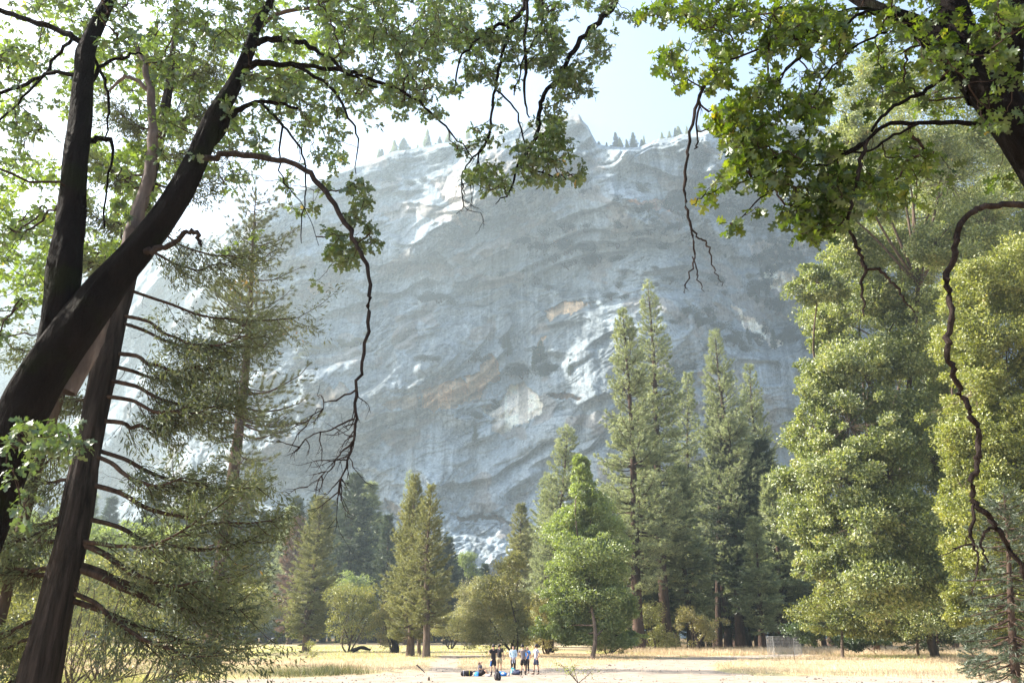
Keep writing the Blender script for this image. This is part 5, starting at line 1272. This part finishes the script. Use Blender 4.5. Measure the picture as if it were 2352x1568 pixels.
def person(label, loc, face, legs, arms, shirt, pants, pants_to, hair='short', h=1.72, sleeve=.5, pelvis=.93, lean=(0, 0), socks=None, shoe='black', hairmat=None, female=False, waist=None, stripe=None, head=(0, 0), group=None, belt=None, untuck=.0):
    """local frame: +x the person's left... faces -y; legs: [(knee, ankle, toe)] x2, arms: [(elbow, hand)] x2, metres for a 1.72 m person"""
    root = empty("person", loc, label, "person", group)
    root.rotation_euler = (0, 0, face)
    sc = h / 1.72; root.scale = (sc,) * 3
    V3 = lambda a: np.array(a, float)
    sw = .175 if female else .20
    pv = V3((0, 0, pelvis)); ch = pv + V3((lean[0] * .5, lean[1] * .5, .28)); nk = pv + V3((lean[0], lean[1], .52)); hd = nk + V3((head[0] * .1, head[1] * .1, .10)); tp = hd + V3((head[0] * .1, head[1] * .1, .10))
    J = [(pv, (.12, .08)), (ch, (.105, .075)), (pv + (nk - pv) * .80, (.12, .07)), (nk, .05), (hd - V3((0, 0, .03)), (.062, .068)), (hd + V3((0, -.012, .03)), (.075, .09)), (tp, (.06, .075))]
    E = [(0, 1), (1, 2), (2, 3), (3, 4), (4, 5), (5, 6)]
    J.append((hd + V3((0, -.115, .0)), .012)); E.append((5, 7))        # nose
    leg_idx, arm_idx = [], []
    for s, (kn, an, to) in zip((-1, 1), legs):
        hp = pv + V3((s * .09, 0, -.06)); kn, an, to = V3(kn), V3(an), V3(to)
        b = len(J)
        J += [(hp, .092), (hp * .5 + kn * .5, .078), (kn, .055), (kn * .6 + an * .4, .058), (an, .036), (an + (to - an) * .5 + V3((0, 0, -.02)), (.042, .03)), (to, (.036, .022))]
        E += [(0, b), (b, b + 1), (b + 1, b + 2), (b + 2, b + 3), (b + 3, b + 4), (b + 4, b + 5), (b + 5, b + 6)]
        leg_idx.append((hp, kn, an, to))
    for s, (el, ha) in zip((-1, 1), arms):
        sh = pv + (nk - pv) * .86 + V3((s * sw, 0, 0)); el, ha = V3(el), V3(ha)
        b = len(J)
        fd = unit(ha - el)
        J += [(sh, .055), (sh * .5 + el * .5, .044), (el, .036), (el * .55 + ha * .45, .034), (ha, .022), (ha + fd * .07, (.034, .016))]
        E += [(2, b), (b, b + 1), (b + 1, b + 2), (b + 2, b + 3), (b + 3, b + 4), (b + 4, b + 5)]
        side = unit(np.cross(fd, V3((0.2, 1, .1))))
        for f in range(4):
            o_ = side * (f - 1.5) * .019
            q = len(J)
            J += [(ha + fd * (.115 + .006 * (f % 3)) + o_ * 1.3, .0085), (ha + fd * (.15 + .012 * (1 if f in (1, 2) else 0)) + o_ * 1.3 + V3((0, -.008, -.004)), .007)]
            E += [(b + 5, q), (q, q + 1)]
        q = len(J)
        J += [(ha + fd * .055 + side * -.05, .010), (ha + fd * .09 + side * -.06, .008)]
        E += [(b + 5, q), (q, q + 1)]
        arm_idx.append((sh, el, ha))
    skin_obj("body", J, E, SK, root, 1)
    # shirt
    g = .018
    Js = [(pv + V3((0, 0, -.10 - untuck)), (.175, .135)), (pv + V3((0, 0, .06)), (.165, .125)), (ch, (.16, .12)), (pv + (nk - pv) * .82, (.165, .112)), (nk - V3((0, 0, .015)), (.065, .065))]
    Es = [(0, 1), (1, 2), (2, 3), (3, 4)]
    for sh, el, ha in arm_idx:
        b = len(Js)
        if sleeve <= .6:
            Js += [(sh, .074), (sh + (el - sh) * max(.3, sleeve * 1.5), .066)]; Es += [(3, b), (b, b + 1)]
        else:
            Js += [(sh, .07), (sh * .5 + el * .5, .058), (el, .05), (el + (ha - el) * min(1, sleeve) * .95, .036)]; Es += [(3, b), (b, b + 1), (b + 1, b + 2), (b + 2, b + 3)]
    skin_obj("shirt", Js, Es, CM[shirt], root, 1)
    # trousers or shorts
    Jp = [(pv + V3((0, 0, .08)), (.155, .115)), (pv - V3((0, 0, .04)), (.165, .125))]; Ep = [(0, 1)]
    for hp, kn, an, to in leg_idx:
        b = len(Jp)
        loose = .028 if pants_to < .75 else .012
        f1 = min(1, pants_to / .5)
        Jp += [(hp, .10 + loose * .6), (hp + (kn - hp) * f1 * .6, .086 + loose), (hp + (kn - hp) * f1, .066 + loose)]
        Ep += [(1, b), (b, b + 1), (b + 1, b + 2)]
        if pants_to > .6:
            f2 = (pants_to - .5) / .5
            Jp += [(kn + (an - kn) * f2 * .5, .066), (kn + (an - kn) * f2, .046)]; Ep += [(b + 2, b + 3), (b + 3, b + 4)]
    sh_ = skin_obj("shorts" if pants_to < .7 else "trousers", Jp, Ep, CM[pants], root, 1)
    if stripe:
        for s, (hp, kn, an, to) in zip((-1, 1), leg_idx):
            if s == stripe[1]:
                mb = MB(); tube(mb, np.array([hp + V3((s * .105, .06, -.1)), (hp + kn) / 2 + V3((s * .10, .05, -.05)), kn + V3((s * .085, .03, .03))]), [.035, .04, .042], 6, 0)
                mb.build("stripe", CM[stripe[0]], sh_)
    for hp, kn, an, to in leg_idx:
        if socks: skin_obj("sock", [(an + (kn - an) * .42, .058), (an + (kn - an) * .15, .045), (an, .046)], [(0, 1), (1, 2)], CM[socks], root, 1)
        skin_obj("shoe", [(an + V3((0, 0, -.01)) + (an - to) * .25, (.046, .045)), (an + (to - an) * .5 + V3((0, 0, -.028)), (.05, .04)), (to + V3((0, 0, 0)), (.042, .028))], [(0, 1), (1, 2)], CM[shoe], root, 1)
    hm = hairmat or HAIR
    hc = hd + V3((0, .022, .055))
    if hair == 'short':
        ellipsoid("hair", hc, (.10, .116, .118), hm, root, cut=-.45, lump=.12)
    else:
        skin_obj("hair", [(hc + V3((0, 0, .015)), (.10, .11)), (hd + V3((0, .075, -.02)), (.09, .05)), (hd + V3((.03, .11, -.20)), (.085, .035)), (hd + V3((.06 if hair == 'side' else 0, .08 if hair != 'side' else -.02, -.36)), (.05, .025))], [(0, 1), (1, 2), (2, 3)], hm, root, 1)
    for s in (-1, 1):
        ellipsoid("eye", hd + V3((s * .033, -.098, .035)), (.013, .008, .008), DARK, root, 8)
    if waist:
        mb = MB()
        a = np.linspace(0, 2 * math.pi, 15)
        ring = np.stack([.165 * np.cos(a), .125 * np.sin(a), pelvis + .04 - .015 * np.sin(a * 2)], -1)
        tube(mb, ring, .03, 8, 0)
        tube(mb, np.array([(-.03, -.15, pelvis + .03), (-.05, -.17, pelvis - .15), (-.04, -.16, pelvis - .32)]), [.03, .04, .03], 6, 0)
        tube(mb, np.array([(.03, -.15, pelvis + .03), (.06, -.17, pelvis - .12), (.09, -.15, pelvis - .28)]), [.03, .045, .03], 6, 0)
        tube(mb, np.array([(0, .12, pelvis + .04), (0, .15, pelvis - .15), (0, .14, pelvis - .34)]), [.09, .12, .10], 8, 0)
        mb.build("tied_jacket", CM[waist], root)
    return root

def stand(wd=.11, l=0, r_=0, turn=0):
    return [((-wd, -.02 + l, .50), (-wd - .01, .03 + l, .09), (-wd - .03, -.14 + l, .03)), ((wd, -.02 + r_, .50), (wd + .01, .03 + r_, .09), (wd + .03, -.14 + r_, .03))]
dn_ = lambda s, b=.0: ((s * .25, .02, 1.13), (s * .27, -.05 - b, .90))
PE = "friends standing on the sand beside their bags"
def gp(px, py): return tuple(G(px, py))
R = math.radians
person("person in black t-shirt and black shorts with a blue side stripe, back to the camera", gp(1133, 1551), R(215), stand(.10, .03, -.05), [((-.25, -.02, 1.15), (-.16, -.26, 1.20)), ((.26, -.02, 1.15), (.14, -.26, 1.24))], 'black', 'black', .52, socks='black', h=1.80, stripe=('blue', 1), group=PE, untuck=.08)
person("person in black t-shirt and khaki shorts, half hidden behind the tall one in black", gp(1147, 1544), R(160), stand(.10), [((-.26, .02, 1.14), (-.27, -.05, .90)), ((.25, -.04, 1.15), (.10, -.24, 1.26))], 'black', 'khaki', .48, h=1.76, shoe='white', group=PE)
person("person with long dark hair, pale blue shirt, grey jacket tied at the waist", gp(1179, 1546), R(0), stand(.09), [((-.22, -.02, 1.14), (-.17, -.12, .96)), ((.22, -.02, 1.14), (.17, -.12, .96))], 'sky', 'black', 1.0, hair='side', h=1.70, sleeve=1, female=True, waist='lav', group=PE)
person("person in grey black t-shirt and long black shorts with one hand on the hip", gp(1202, 1549), R(165), stand(.11, .02, -.03), [((-.33, .10, 1.14), (-.17, -.02, .98)), ((.30, .08, 1.16), (.18, -.06, .97))], 'grey', 'black', .56, socks='black', h=1.77, lean=(.04, 0), group=PE, untuck=.08)
person("person with long dark hair, blue top and black leggings, behind the hand-on-hip one", gp(1211, 1545), R(-20), stand(.08), [((-.22, -.05, 1.12), (-.05, -.18, 1.02)), ((.24, .02, 1.14), (.22, -.08, .92))], 'blue', 'black', 1.0, hair='long', h=1.64, sleeve=.5, female=True, group=PE)
person("person in pale grey t-shirt and dark shorts in profile facing left", gp(1232, 1548), R(-75), [((-.10, -.10, .50), (-.11, -.12, .09), (-.12, -.30, .03)), ((.10, .06, .50), (.11, .12, .09), (.12, -.04, .03))], [((-.24, -.10, 1.15), (-.12, -.26, 1.02)), ((.27, .14, 1.14), (.14, .02, .94))], 'lav', 'navy', .50, socks='black', h=1.78, group=PE)
sit = person("person sitting on the sand in grey top with a blue jacket round the waist", gp(1101, 1552), R(70), [((-.14, -.42, .36), (-.12, -.66, .08), (-.12, -.80, .04)), ((.16, -.40, .30), (.02, -.62, .07), (.02, -.76, .04))], [((-.22, -.12, .40), (-.08, -.34, .44)), ((.23, -.08, .38), (.12, -.34, .42))],
       'grey', 'black', .5, hair='long', h=1.66, pelvis=.14, lean=(0, -.05), female=True, hairmat=BROWN, shoe='white')
mb = MB()
a = np.linspace(-.3, math.pi + .3, 14)
for k_ in range(3): tube(mb, np.stack([(.19 + .03 * k_) * np.cos(a), .04 + (.17 + .04 * k_) * np.sin(a), .20 - .07 * k_ + 0 * a], -1), .055 + .01 * k_, 8, 0, bump=.2, seed=k_)
mb.build("tied_jacket", CM['blue'], sit)
FP = "two distant walkers by the forest wall"
person("tiny distant walker in dark clothes, one of a pair by the forest wall", gp(616, 1478), R(20), stand(), [dn_(-1), dn_(1)], 'black', 'navy', 1.0, h=2.0, group=FP)
person("tiny distant walker dressed all in white beside the dark one", gp(624, 1478.5), R(-20), stand(), [dn_(-1), dn_(1)], 'white', 'white', 1.0, h=1.9, group=FP, shoe='white')
person("walker seen through the twisted willow stems, pale top and dark trousers", gp(318, 1501), R(60), stand(), [dn_(-1), dn_(1)], 'lav', 'black', 1.0, h=1.75)
person("walker in a grey top left of the other one behind the willow stems", gp(301, 1500), R(60), stand(), [dn_(-1), dn_(1)], 'grey', 'lav', 1.0, h=1.65)

# ------------------------------------------------------------ bags and small things on the sand
def duffel():
    p = gp(1072, 1552)
    root = empty("duffel_bag", p, "black duffel bag lying flat on the sand left of the sitting person", "bag")
    root.rotation_euler = (0, 0, .1)
    mb = MB(); x = np.linspace(-.36, .36, 9)
    tube(mb, np.stack([x, 0 * x, .15 + 0 * x], -1), [.08, .15, .165, .16, .165, .16, .165, .15, .07], 14, 0, bump=.10, seed=4); mb.build("body", CM['black'], root)
    for xx, c in ((-.2, 'lav'), (.15, 'yellow')):
        mb = MB(); a = np.linspace(0, 2 * math.pi, 17); tube(mb, np.stack([xx + 0 * a, .172 * np.cos(a), .15 + .172 * np.sin(a)], -1), .012, 5, 0); mb.build("strap", CM[c], root)
    mb = MB(); tube(mb, smooth_path([(.33, 0, .2), (.45, -.03, .28), (.55, 0, .16), (.50, .02, .03)], 4), .025, 6, 0); mb.build("handle", CM['black'], root)
duffel()
def pack(name, label, px, py, h, wd, c, topc, hd=0.0):
    root = empty(name, gp(px, py), label, "bag"); root.rotation_euler = (0, 0, hd)
    z = np.linspace(0, 1, 9); rad = np.array([.30, .46, .5, .5, .47, .40, .30, .17, .05]) * wd
    mb = MB(); tube(mb, np.stack([.03 * np.sin(z * 5), .05 * z, z * h], -1), rad, 14, 0, bump=.16, seed=int(px)); mb.build("body", CM[c], root)
    mb = MB(); tube(mb, smooth_path([(-wd * .2, -wd * .25, h * .15), (-wd * .22, -wd * .52, h * .35), (-wd * .1, -wd * .4, h * .75)], 4), .02, 5, 0); mb.build("strap", CM[topc], root)
    mb = MB(); tube(mb, smooth_path([(wd * .2, -wd * .25, h * .15), (wd * .22, -wd * .52, h * .35), (wd * .1, -wd * .4, h * .75)], 4), .02, 5, 0); mb.build("strap", CM[topc], root)
    mb = MB(); tube(mb, np.array([(-.06, .05, h * .93), (0, .06, h * 1.05), (.06, .05, h * .93)]), .015, 5, 0); mb.build("loop", CM[topc], root)
pack("backpack", "tall black backpack standing on the sand nearest the camera", 1142, 1562, .58, .36, 'black', 'grey')
pack("backpack", "teal patterned backpack on the sand before the one in pale blue", 1178, 1548.5, .42, .38, 'teal', 'white')
def soft(name, label, px, py, sx_, sy_, sz_, c, patch_=None, cat="bag"):
    root = empty(name, gp(px, py), label, cat)
    ellipsoid("body", (0, 0, sz_ * .45), (sx_, sy_, sz_ * .6), CM[c], root, 18, cut=-.7, lump=.45)
    if patch_: ellipsoid("patch", (sx_ * .2, -sy_ * .55, sz_ * .6), (sx_ * .35, sy_ * .5, sz_ * .35), CM[patch_], root, 10, lump=.3)
soft("bag", "crumpled bright blue bag lying behind the black backpack", 1153, 1552, .30, .2, .22, 'blue', 'white')
soft("bag", "navy bag slumped against the teal backpack", 1187, 1549, .24, .2, .26, 'navy')
soft("cap", "pale crumpled cap on the sand by the sitting person's knees", 1121, 1553, .13, .11, .12, 'white', None, "cap")
root = empty("bottle", gp(1169, 1552), "clear pale water bottle standing between the blue bag and the teal backpack", "bottle")
mb = MB(); tube(mb, np.array([(0, 0, 0), (0, 0, .02), (0, 0, .17), (0, 0, .21)]), [.036, .04, .04, .018], 10, 0); mb.build("body", CM['lav'], root)
mb = MB(); tube(mb, np.array([(0, 0, .21), (0, 0, .24)]), .02, 8, 0); mb.build("cap", CM['navy'], root)
# wire cage
def cage():
    p = G(1803, 1506); root = empty("wire_cage", p, "square cage of pale welded wire mesh round a planting beside the path", "wire cage")
    wm = plain_mat("galvanised_wire", (0.34, 0.34, 0.34), .4, .1)
    W_, H_, D_ = 1.55, 2.15, 1.2
    for (ax, ay, bx, by) in ((-W_, -D_, W_, -D_), (-W_, D_, W_, D_), (-W_, -D_, -W_, D_), (W_, -D_, W_, D_)):
        mb = MB(); n_ = 24 if ay == by else 16
        for i in range(n_ + 1):
            f = i / n_; x, y = ax + (bx - ax) * f, ay + (by - ay) * f
            tube(mb, np.array([(x, y, .02), (x, y, H_)]), .005, 3, 0)
        for i in range(14):
            z_ = .05 + (H_ - .07) * i / 13
            tube(mb, np.array([(ax, ay, z_), (bx, by, z_)]), .012 if i in (0, 13) else .006, 3, 0)
        mb.build("mesh_panel", wm, root)
    for sx_ in (-1, 1):
        for sy_ in (-1, 1):
            mb = MB(); tube(mb, np.array([(sx_ * (W_ + .03), sy_ * (D_ + .03), -.2), (sx_ * (W_ + .03), sy_ * (D_ + .03), H_ + .05)]), .025, 6, 0); mb.build("post", wm, root)
cage()
o = MB(); p = G(1827, 1521); tube(o, np.array([p, p + (-.08, 0, .95)]), .022, 6, 0); o = o.build("stake", M['willow_bark'], None, p); o.location = tuple(p)
tag(o, "thin dark metal stake in dry grass in front of the wire cage", "stake")
o = MB(); p = G(985, 1562); tube(o, np.array([p, p + (0, 0, .14), p + (0, 0, .2)]), [.07, .06, .02], 8, 0); o = o.build("post", M['willow_bark'], None, p); o.location = tuple(p)
tag(o, "tiny dark post top poking from the near sand", "post")
def log(label, px, py, pts, rad, mat='oak_bark', name="log", cat="log", branches=0, seed=1):
    p = G(px, py); r = np.random.default_rng(seed)
    mb = MB(); q = smooth_path(np.array(pts, float), 5)
    tube(mb, q + p, np.linspace(rad, rad * .5, len(q)), 9, 0, bump=.3, seed=seed)
    if branches: dead_twigs(mb, q[2:] + p, r, branches, .9, (.2, 0, .8), .03, 2)
    o = mb.build(name, M[mat], None, p); o.location = tuple(p)
    tag(o, label, cat)
log("burnt black stump at the foot of the yellowish willow", 905, 1499, [(0, 0, -.1), (.1, 0, .8), (-.2, 0, 1.6), (-.5, 0, 2.3)], .55, name="stump", cat="stump", branches=4, seed=5)
log("burnt black stump right of the large leaning willow", 1263, 1498, [(0, 0, -.1), (-.1, 0, .8), (.2, 0, 1.8)], .6, name="stump", cat="stump", branches=5, seed=6)
log("fallen dark log in the grass right of the dome shaped willow", 828, 1499, [(-1.2, 0, .2), (0, 0, .7), (1.3, .3, .4)], .3, branches=4, seed=7)
log("pale bleached root lying in dry grass near the flared pine", 451, 1541, [(0, 0, .05), (.25, 0, .35), (.6, 0, .45)], .11, 'pale_bark', "root", "root", 2, 8)
log("short white bleached stick lying where the path meets the sand", 965, 1545, [(-.25, 0, .5), (0, 0, .3), (.3, 0, .03)], .05, 'pale_bark', "stick", "stick", 0, 9)
log("fallen branch lying in the shade under the tall pines", 1465, 1501, [(-2.5, 0, .15), (0, 0, .3), (2.6, .3, .2)], .16, branches=4, seed=10)
# sparse sapling near the people, young conifers bottom right
def sapling(label, px, py, Y, h, n, leaf, seed, lean=(-.3, 0), size=.09, spread=.7):
    r = np.random.default_rng(seed); p = P(px, py, Y); p[2] = 0
    root = empty("sapling", p, label, "sapling")
    tb = MB(); tips = []
    for i in range(5):
        d = unit(np.array([r.normal() * spread + lean[0], r.normal() * .4, 1.0]))
        q = smooth_path([(0, 0, 0), d * h * .5 + r.normal(size=3) * .08, d * h * r.uniform(.7, 1.05)], 4)
        tube(tb, q + p, np.linspace(.02, .006, len(q)), 4, 0)
        dead_twigs(tb, q[3:] + p, r, 3, .6, d * .6 + (0, 0, .3), .008, 2)
        tips += list(q[3:] + p)
    tb.build("stem", M['willow_bark'], root, p)
    mb = MB(); idx = r.integers(0, len(tips), n); c = np.array(tips)[idx] + r.normal(size=(n, 3)) * (.28, .28, .16)
    leaves(mb, c, r.normal(size=(n, 3)), size * r.uniform(.6, 1.2, n), LEAF_MID, 0)
    mb.build("crown", M[leaf], root, p)
sapling("sparse leafy sapling at the bottom edge right of the people", 1328, 1574, 44, 1.35, 210, 'yellow_leaf', 501, (-.3, 0), .10, .6)
sapling("thin sapling beside the cottonwood trunk", 1385, 1514, 90, 2.2, 260, 'willow_green', 502, (.4, 0), .16)
px_conifer("dark young cedar with soft drooping sprays at the right edge", 2335, 1590, 2305, 1130, 130, Y=34, crown0=.12, nbr=130, needle='dark_needle', trad=.16, style='droop', step=.32, k=14, nl=.20, nw=.012, seed=601, name="cedar_tree", cat="cedar tree", taper=.5, gaps=.15)
px_conifer("dark young cedar in the shade left of the soft drooping one", 2155, 1508, 2150, 1380, 36, crown0=.15, nbr=90, needle='dark_needle', trad=.09, style='droop', step=.3, k=12, nl=.25, nw=.02, seed=602, name="cedar_tree", cat="cedar tree", taper=.5)
px_conifer("knee high dark cedar sapling with a bare stem, bottom right", 2254, 1558, 2232, 1498, 32, crown0=.35, nbr=40, needle='dark_needle', trad=.04, style='droop', step=.2, k=12, nl=.14, nw=.012, seed=603, name="cedar_sapling", cat="sapling", taper=.4)
# ------------------------------------------------------------ haze
def haze():
    mb = MB()
    x0, x1, y0, y1, z0, z1 = -2950, 2950, -280, 3150, -8, float(WZ.max()) + 30
    V = [(x0, y0, z0), (x1, y0, z0), (x1, y1, z0), (x0, y1, z0), (x0, y0, z1), (x1, y0, z1), (x1, y1, z1), (x0, y1, z1)]
    mb.add(V, [(0, 3, 2, 1), (4, 5, 6, 7), (0, 1, 5, 4), (1, 2, 6, 5), (2, 3, 7, 6), (3, 0, 4, 7)])
    m, n, l = mat_new("hazy_air")
    v = n.new("ShaderNodeVolumePrincipled")
    v.inputs["Color"].default_value = (0.72, 0.90, 1.0, 1)
    v.inputs["Density"].default_value = HAZE_DENSITY
    v.inputs["Anisotropy"].default_value = 0.4
    o = n.new("ShaderNodeOutputMaterial"); l.new(v.outputs[0], o.inputs["Volume"])
    tag(mb.build("haze", m), kind="stuff")
HAZE_DENSITY = 0.0003
haze()
